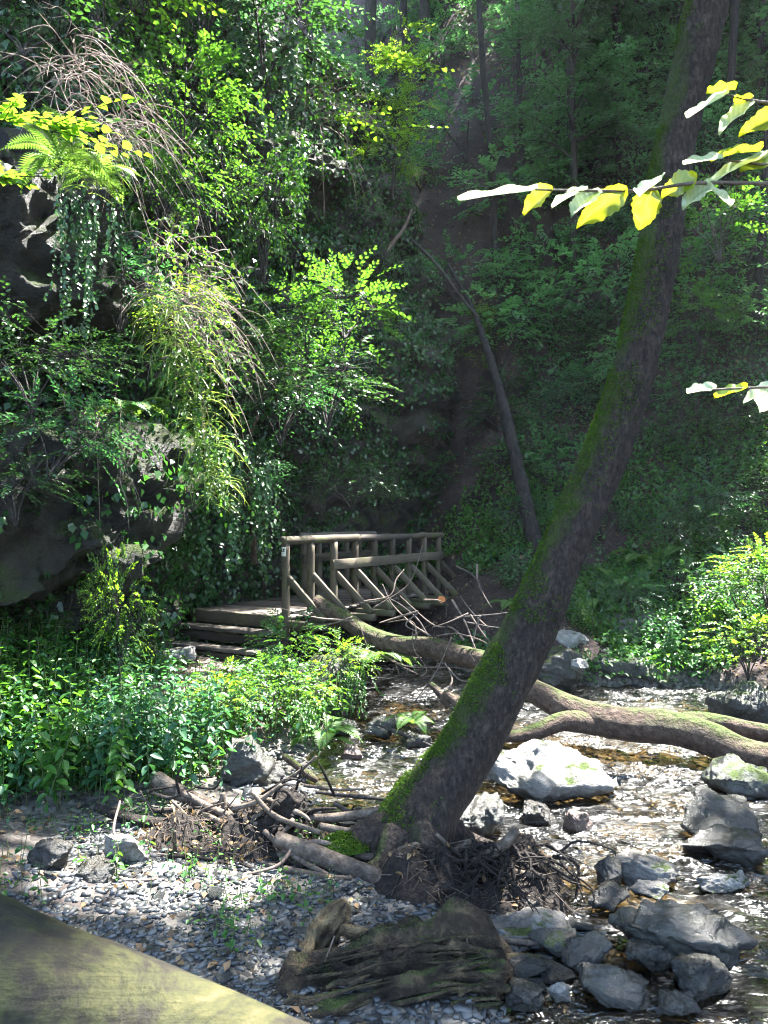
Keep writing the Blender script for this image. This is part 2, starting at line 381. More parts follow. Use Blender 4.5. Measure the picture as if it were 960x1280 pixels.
def bedmat():
    m, t, o = nodes('path_dirt'); v = coords(t); n1 = noise_tex(t, v, 3, 6, .65); n2 = noise_tex(t, v, 26, 4, .7)
    f = mathn(t, 'ADD', mathn(t, 'MULTIPLY', n1, .6), mathn(t, 'MULTIPLY', n2, .4))
    c = ramp(t, f, [(.35, (.07, .055, .045)), (.5, (.15, .125, .105)), (.68, (.26, .225, .195))])
    principled(t, o, c, .9, .2, bump(t, f, .8, .03)); return m
M['path'] = bedmat()
def watermat():
    m, t, o = nodes('water'); v = coords(t)
    w1 = noise_tex(t, coords(t, 'Object', (5, 9, 1)), 1.0, 3, .5, .8); w2 = noise_tex(t, coords(t, 'Object', (15, 24, 1)), 1.0, 1, .5, .3)
    calm = ramp(t, noise_tex(t, coords(t, 'Object', (.9, 1.6, 1)), 1.0, 3, .6), [(.4, (.12,) * 3), (.56, (1,) * 3)])      # pools and riffles
    b = bump(t, mathn(t, 'MULTIPLY', calm, mathn(t, 'ADD', w1, mathn(t, 'MULTIPLY', w2, .3))), 1.0, .13)
    fr = N_(t, 'ShaderNodeFresnel', IOR=1.33); t.links.new(b, fr.inputs['Normal'])
    gl = N_(t, 'ShaderNodeBsdfGlossy', Roughness=.23); gl.inputs[0].default_value = (1, 1, 1, 1); t.links.new(b, gl.inputs['Normal'])
    tr = t.nodes.new('ShaderNodeBsdfTransparent'); tr.inputs[0].default_value = (.5, .42, .27, 1)
    mx = t.nodes.new('ShaderNodeMixShader'); t.links.new(mathn(t, 'ADD', mathn(t, 'MULTIPLY', fr.outputs[0], 1.0), .03, clamp=True), mx.inputs[0])
    t.links.new(tr.outputs[0], mx.inputs[1]); t.links.new(gl.outputs[0], mx.inputs[2]); t.links.new(mx.outputs[0], o.inputs[0]); return m
M['water'] = watermat()
def flat(name, col, rough=.6):
    m, t, o = nodes(name); n = noise_tex(t, coords(t), 30, 4, .6)
    principled(t, o, mixc(t, mathn(t, 'MULTIPLY', n, .35), col, tuple(c * .5 for c in col)), rough); return m
M['tag_white'] = flat('tag_white', (.7, .68, .62)); M['tag_black'] = flat('tag_black', (.015, .015, .015))
M['orange'] = leafmat('orange_leaf', [(.5, .13, .03), (.6, .2, .05)], (.8, .3, .05), .4)

# ------------------------------------------------------------------ the lie of the land
CLIFF = np.array([(-9, 2.5), (-6.2, 5.2), (-4.9, 6.6), (-3.95, 7.8), (-3.05, 9.0), (-2.95, 10.2), (-3.1, 11.4), (-2.3, 12.8), (-.8, 14.6), (1.2, 16.2)], float)
def cliff_side(x, y):
    """distance behind the foot of the cliff (positive = inside the rock)"""
    best = np.full(np.shape(x), 1e9); sgn = np.zeros(np.shape(x))
    for (a, b) in zip(CLIFF[:-1], CLIFF[1:]):
        d = b - a; L2 = d @ d
        t = np.clip(((x - a[0]) * d[0] + (y - a[1]) * d[1]) / L2, 0, 1)
        qx, qy = x - (a[0] + d[0] * t), y - (a[1] + d[1] * t); r = np.hypot(qx, qy)
        s = d[0] * qy - d[1] * qx
        m = r < best; best = np.where(m, r, best); sgn = np.where(m, np.sign(s), sgn)
    return best * sgn
def height(x, y):
    x = np.asarray(x, float); y = np.asarray(y, float)
    p = np.stack([x, y, 0 * x], -1)
    xl = np.interp(y, [0, 3, 3.8, 4.6, 5.2, 5.8, 6.6, 7.6, 8.5, 9.4, 11, 14], [.2, .5, .75, 1.15, .75, -.15, -.65, -.75, -.5, -.45, -1.2, -2.2])
    dl = xl - x + .12 * vnoise(p * 2.3)
    far = sstep(7.2, 8.4, y)                                   # steeper bank below the steps
    bar = sstep(6.6, 5.8, y)                                   # the gravel bar reaches far left in front of the leafy bank
    hl_near = bar * np.interp(dl, [-.6, 0, .4, 1.5, 3.0, 4.2, 6, 9], [-.22, -.02, .05, .09, .14, .4, .8, 1.2]) + (1 - bar) * np.interp(dl, [-.6, 0, .4, 1.0, 1.8, 3.0, 4.5, 8], [-.22, -.02, .06, .2, .36, .55, .8, 1.2])
    hl_far = np.interp(dl, [-.5, 0, .2, .7, 1.3, 2.5, 6], [-.25, 0, .25, .42, .48, .52, .7])
    hl = hl_near * (1 - far) + hl_far * far
    yb = np.interp(x, [-3, -1, .2, .9, 1.5, 2.3, 3.2, 4.2, 5.2, 7], [15.5, 14.3, 13.0, 12.1, 11.0, 10.35, 10.4, 10.3, 9.6, 8.6])
    db = y - yb + .15 * vnoise(p * 1.7 + 5)
    hb = np.interp(db, [-.6, 0, .12, .5, 1.4, 3, 4.2, 6, 60], [-.25, -.02, .28, .42, .85, 1.6, 3.0, 5.6, 5.6 + 54 * 1.5])
    xr = np.interp(y, [-5, 4, 7, 8.3, 9.5, 11], [5.2, 4.9, 4.3, 4.0, 4.6, 5.6])
    dr = x - xr + .2 * vnoise(p * 1.3 + 9)
    hr = np.interp(dr, [-.6, 0, .3, 1, 3, 10, 60], [-.25, -.02, .25, .55, 1.2, 4, 24])
    h = np.maximum(np.maximum(hl, hb), np.maximum(hr, -.2))
    cs = cliff_side(x, y)
    h = np.maximum(h, np.where(cs > .5, np.interp(cs, [.5, 4, 30], [.3, 11, 32]), -9))
    amp = np.clip((h + .25) * .35, .025, .5)
    h = h + amp * .5 * fbm(p * .9, 4) * sstep(-.3, .3, h) + .025 * fbm(p * 5, 3)
    back = sstep(1.8, -1, y); h = h * (1 - back) + back * .6
    return h
def ground_at(x, y, dz=0.0):
    return np.array([x, y, float(height(np.array([x]), np.array([y]))[0]) + dz])
def grid(xs, ys, zf):
    X, Y = np.meshgrid(xs, ys); Z = zf(X, Y); V = np.stack([X, Y, Z], -1).reshape(-1, 3)
    nx, ny = len(xs), len(ys); i = (np.arange(ny - 1)[:, None] * nx + np.arange(nx - 1)[None]).ravel()
    return V, np.stack([i, i + 1, i + nx + 1, i + nx], -1)
xs = np.unique(np.round(np.concatenate([np.linspace(-70, -12, 15), np.arange(-12, -4, .3), np.arange(-4, 5.2, .075), np.arange(5.2, 14, .35), np.linspace(14, 70, 15)]), 4))
ys = np.unique(np.round(np.concatenate([np.linspace(-50, 1, 14), np.arange(1, 10.5, .07), np.arange(10.5, 17, .15), np.arange(17, 40, .5), np.linspace(40, 80, 12)]), 4))
g = Geo(); V, Q = grid(xs, ys, height); g.add(V, Q)
tag(obj('ground', g, M['ground']), kind='structure')

# cliff: a folded wall of rock with an overhanging slab and a buttress above it
seg = np.r_[0, np.cumsum(np.linalg.norm(np.diff(CLIFF, axis=0), axis=1))]
us = np.arange(0, seg[-1], .045); zs = np.arange(-.3, 12, .05)
cx = np.interp(us, seg, CLIFF[:, 0]); cy = np.interp(us, seg, CLIFF[:, 1])
for _ in range(40):
    cx[1:-1] = (cx[:-2] + cx[1:-1] * 2 + cx[2:]) / 4; cy[1:-1] = (cy[:-2] + cy[1:-1] * 2 + cy[2:]) / 4
tx, ty = np.gradient(cx), np.gradient(cy); tl = np.hypot(tx, ty); nx_, ny_ = ty / tl, -tx / tl
U, Zz = np.meshgrid(us, zs)
s_end = seg[4] + .12
bot = np.interp(U, [seg[1], seg[3], s_end - .5, s_end], [1.35, 1.55, 1.85, 2.45])
wob = .25 * fbm(np.stack([U * .9, Zz * .9, 0 * U], -1), 3)
slab = sstep(bot - .12, bot + .12, Zz + wob * .3) * (1 - sstep(3.0, 3.35, Zz + wob * .5)) * (1 - sstep(s_end - .15, s_end + .2, U + wob * .4))
col = sstep(4.0, 4.25, Zz + wob) * (1 - sstep(5.9, 6.5, Zz + wob)) * (1 - sstep(seg[4] - 1.0, seg[4] - .6, U + wob))
o_ = .15 + .95 * slab + .62 * col + .25 * sstep(3.2, 4.1, Zz) - .28 * np.maximum(Zz - 5.0, 0)
pp = np.stack([cx[None] + 0 * Zz, cy[None] + 0 * Zz, Zz], -1)
st = fbm(pp * np.array([.5, .5, 2.4]), 4); blk = fbm(pp * 1.1 + 40, 4); blk = np.round(blk * 5) / 5 * .6 + blk * .4
crk = fbm(pp * np.array([2.2, 2.2, 3.0]) + 11, 3); o_ = o_ + .2 * st + .26 * blk + .1 * (np.abs(crk) * 2 - .6).clip(-.6, .3) + .1 * np.round(fbm(pp * np.array([1.6, 1.6, 4]) + 70, 2) * 4) / 4 + .07 * fbm(pp * 7, 3)
Vc = np.stack([cx[None] + nx_[None] * o_, cy[None] + ny_[None] * o_, Zz + .05 * fbm(pp * 2 + 8, 2)], -1)
Vc = Vc + .16 * np.stack([fbm(Vc * 2.1 + 3, 4), fbm(Vc * 2.1 + 33, 4), .8 * fbm(Vc * 2.1 + 63, 4)], -1)
CL = Vc                                                           # kept for planting ivy
nu = len(us); i = (np.arange(len(zs) - 1)[:, None] * nu + np.arange(nu - 1)[None]).ravel()
g = Geo(); g.add(Vc.reshape(-1, 3), np.stack([i, i + 1, i + nu + 1, i + nu], -1))
tag(obj('cliff', g, M['cliff']), kind='structure')

# water, rising a little upstream
def water_z(X, Y):
    p = np.stack([X * 1.0, Y * 1.5, 0 * X], -1)
    riffle = .35 + .65 * sstep(-.15, .35, vnoise(p * .55 + 3))
    return .012 * np.maximum(Y - 7, 0) + riffle * (.026 * fbm(p * 4.5, 3) + .013 * fbm(p * 12 + 7, 2))
V, Q = grid(np.arange(-2.6, 8, .04), np.arange(1.6, 14.2, .036), water_z)
keep = (height(V[:, 0], V[:, 1]) < .12)[Q].any(1); g = Geo()
used = np.unique(Q[keep]); mp = np.zeros(len(V), int); mp[used] = np.arange(len(used)); g.add(V[used], mp[Q[keep]])
tag(obj('stream_water', g, M['water']), kind='structure')

# trodden path below the steps
pv = []
pc = spline([(-1.95, 9.75), (-2.0, 9.2), (-2.15, 8.5), (-2.6, 7.6), (-3.6, 6.5)], 40)
tn = unit(np.gradient(pc, axis=0)); pn = np.stack([-tn[:, 1], tn[:, 0]], -1)
lat = np.linspace(-1, 1, 13); wv = .45 + .08 * vnoise(np.stack([pc[:, 0] * 3, pc[:, 1] * 3, 0 * pc[:, 0]], -1))
PX = pc[:, None, :] + pn[:, None, :] * (lat[None] * wv[:, None])[..., None]
PZ = height(PX[..., 0], PX[..., 1]) + .012 - .03 * np.abs(lat)[None] ** 4
i = (np.arange(39)[:, None] * 13 + np.arange(12)[None]).ravel()
g = Geo(); g.add(np.concatenate([PX, PZ[..., None]], -1).reshape(-1, 3), np.stack([i, i + 1, i + 14, i + 13], -1))
tag(obj('path', g, M['path']), kind='structure')

# ------------------------------------------------------------------ stones
def rock_mesh(name, size, mat, seed, cuts=3, flatten=1.0, noise_amp=.05, npts=16, smooth=2):
    r = np.random.default_rng(seed); bm = bmesh.new()
    P = r.normal(size=(npts, 3)); P = unit(P) * r.uniform(.75, 1.05, (npts, 1)); P[:, 2] *= flatten
    for p in P: bm.verts.new(p)
    ret = bmesh.ops.convex_hull(bm, input=bm.verts)
    bmesh.ops.delete(bm, geom=list({e for e in ret['geom_interior'] + ret['geom_unused'] if isinstance(e, bmesh.types.BMVert)}), context='VERTS')
    for _ in range(cuts):
        bmesh.ops.subdivide_edges(bm, edges=bm.edges, cuts=1, use_grid_fill=True)
        bmesh.ops.triangulate(bm, faces=bm.faces)
    for _ in range(smooth): bmesh.ops.smooth_vert(bm, verts=bm.verts, factor=.5, use_axis_x=True, use_axis_y=True, use_axis_z=True)
    bm.normal_update()
    C = np.array([v.co for v in bm.verts]); Nn = np.array([v.normal for v in bm.verts])
    C = C / np.abs(C).max(0) * np.asarray(size) / 2
    sc_ = 3.0 / max(size)
    rd = np.random.default_rng(seed + 5); bed = unit(np.array([rd.normal(0, .5), rd.normal(0, .4), 1.0])); lay = (C @ bed) * sc_ * 4.5 + .5 * fbm(C * sc_, 2)
    step = np.floor(lay) + sstep(.7, 1.0, lay - np.floor(lay))                       # bedding ledges of the slate
    d = fbm(C * sc_ * 1.4 + seed, 4) * noise_amp * max(size) + (_hash(step.astype(np.int64), step.astype(np.int64) * 0 + int(seed), 0 * step.astype(np.int64)) - .5) * noise_amp * .9 * max(size) + fbm(C * sc_ * 6 + seed * 2, 3) * noise_amp * .3 * max(size)
    C = C + Nn * d[:, None]
    me = bpy.data.meshes.new(name)
    for v, c in zip(bm.verts, C): v.co = c
    bm.to_mesh(me); bm.free(); me.polygons.foreach_set('use_smooth', np.ones(len(me.polygons), bool)); me.materials.append(mat)
    return me
def boulder(name, px, py_base, wpx, hpx, label, mat='rock', seed=0, deep=.8, rotz=0., tilt=(0, 0), z0=0.0, d=None, sink=.3, cuts=4, group=None, flatten=.7, smooth=1):
    d = d or FPX * (EYE - z0) / (py_base - HOR); w = wpx / FPX * d; h = hpx / FPX * d * (.78 if py_base > 1100 else .92)
    me = rock_mesh(name, (w, w * deep, h * (1 + sink)), M[mat], seed, cuts, flatten, smooth=smooth)
    o = link(name, me); p = at(px, py_base, d); o.location = (p[0], p[1] + w * deep * .35, p[2] + h * (1 + sink) / 2 - h * sink)
    o.rotation_euler = (tilt[0], tilt[1], rotz)
    return tag(o, label, 'rock' if 'slab' in name else 'boulder', group)
B = boulder
B('boulder', 700, 1003, 205, 62, 'broad sunlit pale boulder with yellow moss lying in midstream', 'rock_pale', 3, .6, .1, (0, .12), flatten=.55)
B('boulder', 680, 1030, 58, 38, 'small dark angular boulder just in front of the sunlit pale one', 'rock', 5, .8, .5)
B('boulder', 606, 1046, 86, 50, 'grey streaked boulder beside the leaning trunk at the water', 'rock', 8, .8, .3)
B('boulder', 726, 1040, 46, 24, 'low brownish wet stone downstream of the sunlit boulder', 'rock_red', 9, .8, .2)
B('boulder', 908, 1052, 112, 58, 'rounded layered boulder with mossy top near the right edge', 'rock', 12, .8, .2, (.1, .1))
B('rock_slab', 918, 1082, 112, 36, 'flat grey slab lying in front of the rounded layered boulder', 'rock', 14, .7, 0, (0, -.1), flatten=.4)
B('boulder', 766, 1112, 42, 44, 'upright dark wedge of rock leaning on a pale boulder', 'rock', 17, .9, .4, (0, .3), flatten=.9)
B('boulder', 812, 1110, 92, 44, 'pale topped boulder with a dark wedge leaning on it', 'rock_pale', 20, .7, .1, flatten=.5)
B('rock_slab', 820, 1122, 52, 16, 'thin pale slate lying at the foot of the pale topped boulder', 'rock_pale', 22, .7, .3, flatten=.4)
B('rock_slab', 905, 1116, 76, 26, 'wet flat stone splashed by water on the right', 'rock_pale', 24, .6, .1, flatten=.35)
B('boulder', 862, 1203, 190, 72, 'biggest grey boulder, long and smooth, at the lower right', 'rock', 28, .5, -.1, (0, .1), flatten=.6, smooth=3)
B('boulder', 905, 1206, 90, 66, 'dark wet rock against the right end of the long smooth boulder', 'rock', 29, .7, .6)
B('boulder', 737, 1216, 66, 48, 'blocky grey green boulder left of the long smooth one', 'rock', 31, .8, .2, flatten=.8, smooth=1)
B('boulder', 818, 1216, 76, 40, 'tilted grey slab in front of the long smooth boulder', 'rock', 34, .8, .5, (.1, .25), flatten=.5)
B('boulder', 892, 1252, 84, 66, 'faceted dark boulder standing in the lower right corner water', 'rock', 36, .9, .3, flatten=.9, smooth=1)
B('boulder', 770, 1258, 100, 40, 'flat dark wet rock at the bottom among smaller stones', 'rock', 38, .7, -.1, (0, .25), flatten=.5)
B('boulder', 660, 1268, 56, 40, 'pointed bluish stone beside the end of the rotten log', 'rock', 41, .9, .4, flatten=.7, smooth=1)
B('boulder', 703, 1254, 34, 34, 'small pale upright stone near the rotten log end', 'rock_pale', 43, .8, .2, flatten=.9)
B('boulder', 790, 1250, 50, 34, 'round banded grey stone among rocks near the bottom', 'rock', 45, .8, .9)
B('boulder', 850, 1275, 60, 30, 'dark wet stone at the very bottom edge', 'rock', 46, .8, .9)
B('rock_slab', 640, 1180, 170, 26, 'long pale flat slab between root mound and shingle', 'rock_pale', 48, .4, .1, flatten=.35)
B('boulder', 700, 1196, 52, 30, 'mossy tinged stone on the end of the long pale slab', 'rock_mossy', 50, .8, .1)
B('boulder', 770, 1140, 62, 36, 'low wet dark stone in water right of the root mound', 'rock', 52, .8, .1)
B('boulder', 948, 915, 82, 66, 'moss covered boulder at the right edge above the fallen trunk', 'rock_mossy', 55, .9, .2, d=8.3, sink=.6)
B('boulder', 936, 996, 92, 40, 'low mossy rock under the right end of the fallen trunk', 'rock_mossy', 57, .9, .2)
B('boulder', 302, 988, 96, 66, 'dark boulder half hidden below the leafy left bank', 'rock', 59, .8, .2, z0=.02)
B('boulder', 425, 922, 46, 26, 'blue grey stone at the water under the bank ferns', 'rock', 61, .8, .2)
B('boulder', 474, 926, 48, 30, 'rounded grey stone in shallow water left of the trunk', 'rock', 63, .8, .5)
B('boulder', 440, 952, 30, 20, 'small reddish stone at the edge of the left shallows', 'rock_red', 65, .8, .1)
B('boulder', 520, 935, 40, 18, 'low flat stone in the shallows close behind the trunk', 'rock', 66, .8, .1)
B('boulder', 560, 1000, 60, 20, 'flat wet stone in the riffle left of the pale boulder', 'rock', 67, .8, .1)
B('boulder', 800, 858, 160, 36, 'long low rock with bright moss along the far shore', 'rock_mossy', 70, .5, .05, (0, .08), flatten=.5, z0=.04)
B('boulder', 820, 846, 175, 76, 'grey earthy block of bedrock in the far bank', 'rock_mossy', 72, .6, 0, d=11.2, flatten=.8, sink=.4)
B('rock_slab', 712, 812, 62, 22, 'flat pale ledge stone on the far bank behind the trunk', 'rock_pale', 74, .8, .2, d=10.9, flatten=.35)
B('boulder', 700, 856, 80, 50, 'mossy dark boulder on the far shore beside the leaning trunk', 'rock_mossy', 76, .8, .2, d=10.0)
B('boulder', 728, 838, 24, 16, 'small white quartz like stone on the far shore', 'rock_pale', 77, .8, .2, d=9.9)
B('rock_slab', 762, 756, 110, 26, 'bare grey ledge in the far bank below the ferns', 'rock', 78, .6, .1, d=12.6, flatten=.5)
B('rock_slab', 150, 1082, 66, 44, 'leaning pale stone slab below the driftwood on the left', 'rock_pale', 80, .4, .3, (.5, .2), z0=.12, flatten=.5)
B('boulder', 60, 1090, 60, 40, 'grey stone among small weeds at the left edge', 'rock', 82, .8, .2, z0=.2)
B('boulder', 112, 1108, 70, 30, 'low grey stone lying left of the sunlit shingle', 'rock', 83, .8, .2, z0=.14)
B('boulder', 215, 828, 60, 20, 'sunlit stone edging the path beside the steps', 'rock_pale', 85, .8, .2, d=9.3)
B('boulder', 205, 1105, 50, 22, 'sunlit flat stone on the shingle below driftwood', 'rock_pale', 86, .8, .2, z0=.08)
B('boulder', 400, 880, 80, 70, 'dark rock supporting the bank under the leafy bush', 'rock_mossy', 87, .8, .2, d=8.6, sink=.5)

# slate shingle: prototypes of a dozen faces, the biggest stones as things, the rest as stuff
protos = []
for k in range(12):
    r = np.random.default_rng(200 + k); bm = bmesh.new()
    a = np.sort(r.uniform(0, 2 * PI, 7)); e = r.uniform(.75, 1.1, 7)
    for j in range(7):
        for zz, f in ((-.16, .85), (.16, r.uniform(.7, 1.0))): bm.verts.new((math.cos(a[j]) * e[j] * f, math.sin(a[j]) * e[j] * .68 * f, zz * r.uniform(.7, 1.2)))
    ret = bmesh.ops.convex_hull(bm, input=bm.verts); bmesh.ops.triangulate(bm, faces=bm.faces); bm.verts.ensure_lookup_table(); bm.verts.index_update()
    protos.append((np.array([v.co for v in bm.verts]), np.array([[v.index for v in f.verts] for f in bm.faces]))); bm.free()
def eul(n, tilt):
    """random heading with a small tilt"""
    a = rng.uniform(0, 2 * PI, n); tx = rng.normal(0, tilt, n); ty = rng.normal(0, tilt, n)
    ca, sa = np.cos(a), np.sin(a); R = np.zeros((n, 3, 3))
    R[:, 0, 0] = ca; R[:, 0, 1] = -sa; R[:, 1, 0] = sa; R[:, 1, 1] = ca; R[:, 2, 2] = 1
    T = np.tile(np.eye(3), (n, 1, 1)); T[:, 2, 0] = tx; T[:, 2, 1] = ty; T[:, 0, 2] = -tx; T[:, 1, 2] = -ty
    return T @ R
def scatter(geo, n, box, smin, smax, zlo, zhi, tilt=.15, power=2.2, wx=None):
    x = rng.uniform(box[0], box[1], n); y = rng.uniform(box[2], box[3], n); h = height(x, y)
    m = (h > zlo) & (h < zhi); x, y, h = x[m], y[m], h[m]; k = len(x)
    s = smin + (smax - smin) * rng.random(k) ** power; R = eul(k, tilt); w = rng.integers(0, 12, k)
    for q in range(12):
        sel = np.where(w == q)[0]; P, F = protos[q]
        if not len(sel): continue
        Vv = np.einsum('nij,pj->npi', R[sel], P) * s[sel, None, None] + np.stack([x[sel], y[sel], h[sel] + s[sel] * .08], -1)[:, None]
        geo.add(Vv, None, (np.arange(len(sel))[:, None, None] * len(P) + F).reshape(-1, 3), np.repeat(rng.random(len(sel)), len(P)))
def slatestuff():
    m, t, o = nodes('shingle'); v = coords(t); a = N_(t, 'ShaderNodeAttribute', attribute_name='tint').outputs['Fac']
    n = noise_tex(t, v, 35, 5, .6)
    f = mathn(t, 'ADD', mathn(t, 'MULTIPLY', a, .75), mathn(t, 'MULTIPLY', n, .25))
    c = ramp(t, f, [(.1, (.012, .0135, .015)), (.4, (.034, .037, .04)), (.7, (.066, .069, .072)), (.93, (.13, .125, .112))])
    principled(t, o, c, ramp(t, a, [(0, (.3,) * 3), (1, (.6,) * 3)]), .5, bump(t, n, .5, .006)); return m
M['shingle'] = slatestuff()
g = Geo()
scatter(g, 11000, (-2.3, 1.5, 3.0, 5.6), .012, .05, -.08, .24)
scatter(g, 5000, (-1.0, 4.6, 3.0, 7.5), .02, .08, -.3, .06)
scatter(g, 4200, (-1.2, 5.0, 6.0, 11), .03, .1, -.3, .12)
tag(obj('shingle', g, M['shingle'], smooth=False), 'grey slate shingle of the gravel bar and stream bed', 'gravel', kind='stuff')
def stone_thing(k, box, smin, smax, zlo, zhi, label, group, mat, lift=0.1):
    ms = []
    for q in range(6):
        me = rock_mesh('stone', (2, 1.45, .62), M[mat], 300 + q + len(mat), 1, .5, .03, 12, 0); ms.append(me)
    n = 0
    while n < k:
        x = rng.uniform(box[0], box[1]); y = rng.uniform(box[2], box[3]); h = float(height(np.array([x]), np.array([y]))[0])
        if not zlo < h < zhi: continue
        s = smin + (smax - smin) * rng.random() ** 1.8; o = link('stone', ms[n % 6])
        o.location = (x, y, h + s * lift); o.scale = (s, s * rng.uniform(.7, 1.1), s * rng.uniform(.6, 1.2))
        o.rotation_euler = (rng.normal(0, .15), rng.normal(0, .15), rng.uniform(0, 6.28)); tag(o, label, 'stone', group); n += 1
stone_thing(110, (-2.0, 1.2, 3.3, 5.4), .03, .085, -.02, .22, 'flat grey slate stone lying on the dry gravel bar', 'slate stones on the gravel bar', 'slate')
stone_thing(150, (-.6, 4.2, 4.0, 9.5), .05, .19, -.3, .03, 'wet grey stone breaking the shallow stream water', 'stones in the shallow stream', 'slate', .35)
stone_thing(70, (.5, 2.3, 3.4, 4.7), .05, .15, -.3, .2, 'grey stone wedged among boulders at the lower right shore', 'stones among the lower boulders', 'slate', .3)

# ------------------------------------------------------------------ footbridge
def board_geo(l, w, t, seed=0, nb=10):
    """a sawn board along x with slightly uneven edges and eased corners"""
    r = np.random.default_rng(seed); xs_ = np.linspace(0, l, nb); e = min(w, t) * .12
    prof = np.array([(-w / 2 + e, -t / 2), (w / 2 - e, -t / 2), (w / 2, -t / 2 + e), (w / 2, t / 2 - e), (w / 2 - e, t / 2), (-w / 2 + e, t / 2), (-w / 2, t / 2 - e), (-w / 2, -t / 2 + e)])
    V = np.zeros((nb, 8, 3)); V[:, :, 0] = xs_[:, None]; V[:, :, 1:] = prof[None] + r.normal(0, min(w, t) * .018, (nb, 8, 2))
    i = np.arange(nb - 1)[:, None] * 8; j = np.arange(8)[None]; j2 = (j + 1) % 8
    Q = np.stack([i + j, i + j2, i + 8 + j2, i + 8 + j], -1).reshape(-1, 4)
    T = [(0, k + 1, k) for k in range(1, 7)] + [((nb - 1) * 8, (nb - 1) * 8 + k, (nb - 1) * 8 + k + 1) for k in range(1, 7)]
    return Geo().add(V.reshape(-1, 3), Q, np.array(T))
_bm = {}
def board(name, a, b, w, t, mat, parent, upv=(0, 0, 1), seed=0):
    """a board from a to b; w across, t along upv"""
    a = np.asarray(a, float); b = np.asarray(b, float); l = float(np.linalg.norm(b - a)); key = (round(l, 2), w, t, mat, seed)
    if key not in _bm: _bm[key] = board_geo(l, w, t, seed + int(l * 100)).mesh(name, M[mat], False)
    o = link(name, _bm[key], parent); x = unit(b - a); u = np.asarray(upv, float); z = unit(u - x * (u @ x)); y = np.cross(z, x)
    m = Matrix([[x[0], y[0], z[0], a[0]], [x[1], y[1], z[1], a[1]], [x[2], y[2], z[2], a[2]], [0, 0, 0, 1]])
    if parent is not None and parent.parent is not None: o.matrix_parent_inverse = parent.matrix_basis.inverted()
    o.matrix_basis = m
    return o
bridge = thing('footbridge', 'weathered wooden footbridge with braced log handrail and two steps', 'footbridge')
A0 = np.array([-1.28, 10.0, 0]); E0 = np.array([.98, 13.8, 0]); u_ = unit(E0 - A0); v_ = np.array([-u_[1], u_[0], 0]); LB = float(np.linalg.norm(E0 - A0)); DZ = 1.05
def bp(s, w, z): return A0 + u_ * s + v_ * w + UP * z
npl = 30
for k in range(npl):                                              # deck planks
    s = .06 + (LB + .5) * k / npl
    board('plank', bp(s, -.06, DZ - .02 + rng.normal(0, .003)), bp(s + rng.normal(0, .006), 1.62, DZ - .02 + rng.normal(0, .004)), .148, .04, 'wood_deck', bridge, seed=k % 5)
board('fascia_board', bp(-.02, -.04, DZ - .085), bp(-.02, 1.66, DZ - .085), .035, .16, 'wood', bridge)
for w in (.1, .8, 1.5): board('bearer', bp(.05, w, DZ - .14), bp(LB + .7, w, DZ - .14), .14, .19, 'wood_dark', bridge)
post_s = [LB * k / 8 for k in range(9)]
RT = EYE - 26 / FPX * 10.0
for k, s in enumerate(post_s):
    o = board('post', bp(s, .0, DZ - .3), bp(s, .0, RT - .03), .085, .085, 'wood', bridge, upv=tuple(u_), seed=k % 4)
    if k == 0:
        pl_ = board('waymark_plate', bp(s - .047, -.005, RT - .2), bp(s - .047, -.005, RT - .08), .07, .004, 'tag_white', bridge, upv=tuple(-u_))
        for (a1, b1, a2, b2) in ((.018, .1, .028, .062), (-.022, .066, .026, .062), (-.02, .098, .004, .064), (.004, .095, -.014, .07), (-.022, .085, .0, .095)):
            board('mark', bp(s - .051, a1, RT - .2 + b1), bp(s - .051, a2, RT - .2 + b2), .009, .003, 'tag_black', pl_, upv=tuple(-u_))
    board('brace', bp(s, -.03, DZ + .5), bp(s + .02, -.62, DZ - .04), .05, .09, 'wood', bridge, upv=(0, 0, 1), seed=k % 3)
    board('outrigger', bp(s, .3, DZ - .1), bp(s, -.68, DZ - .1), .08, .09, 'wood', bridge, seed=k % 3)
for k in range(6):
    s = 2.3 + (LB - 2.3) * k / 5; board('post', bp(s, 1.42, DZ - .2), bp(s, 1.42, RT - .02), .085, .085, 'wood', bridge, upv=tuple(u_), seed=k % 4)
board('middle_rail', bp(post_s[2] - .1, -.065, DZ + .62), bp(LB + .08, -.065, DZ + .62), .03, .14, 'wood', bridge)
board('middle_rail', bp(2.2, 1.36, DZ + .62), bp(LB + .1, 1.36, DZ + .62), .03, .14, 'wood', bridge)
def round_rail(name, a, b, r, mat, parent, seed):
    a, b = np.asarray(a), np.asarray(b); l = float(np.linalg.norm(b - a)); g = Geo(); rr = np.random.default_rng(seed)
    k = 7; pts = np.stack([np.linspace(0, l, k), rr.normal(0, .006, k), rr.normal(0, .005, k)], -1)
    tube(g, pts, r * rr.uniform(.94, 1.05, k), 16, 40, .04, 9.0, ridge=(2.0, .6), seed=seed)
    o = obj(name, g, M[mat], parent); x = unit(b - a); z = unit(UP - x * x[2]); y = np.cross(z, x)
    o.matrix_world = Matrix([[x[0], y[0], z[0], a[0]], [x[1], y[1], z[1], a[1]], [x[2], y[2], z[2], a[2]], [0, 0, 0, 1]]); return o
round_rail('handrail', bp(-.07, 0, RT), bp(1.72, 0, RT + .005), .058, 'wood', bridge, 1)
round_rail('handrail', bp(1.7, 0, RT), bp(3.42, 0, RT - .005), .054, 'wood_deck', bridge, 2)
round_rail('handrail', bp(3.4, 0, RT - .002), bp(LB + .12, 0, RT), .052, 'wood', bridge, 3)
round_rail('handrail', bp(2.2, 1.42, RT + .01), bp(LB + .12, 1.42, RT), .054, 'wood_deck', bridge, 4)
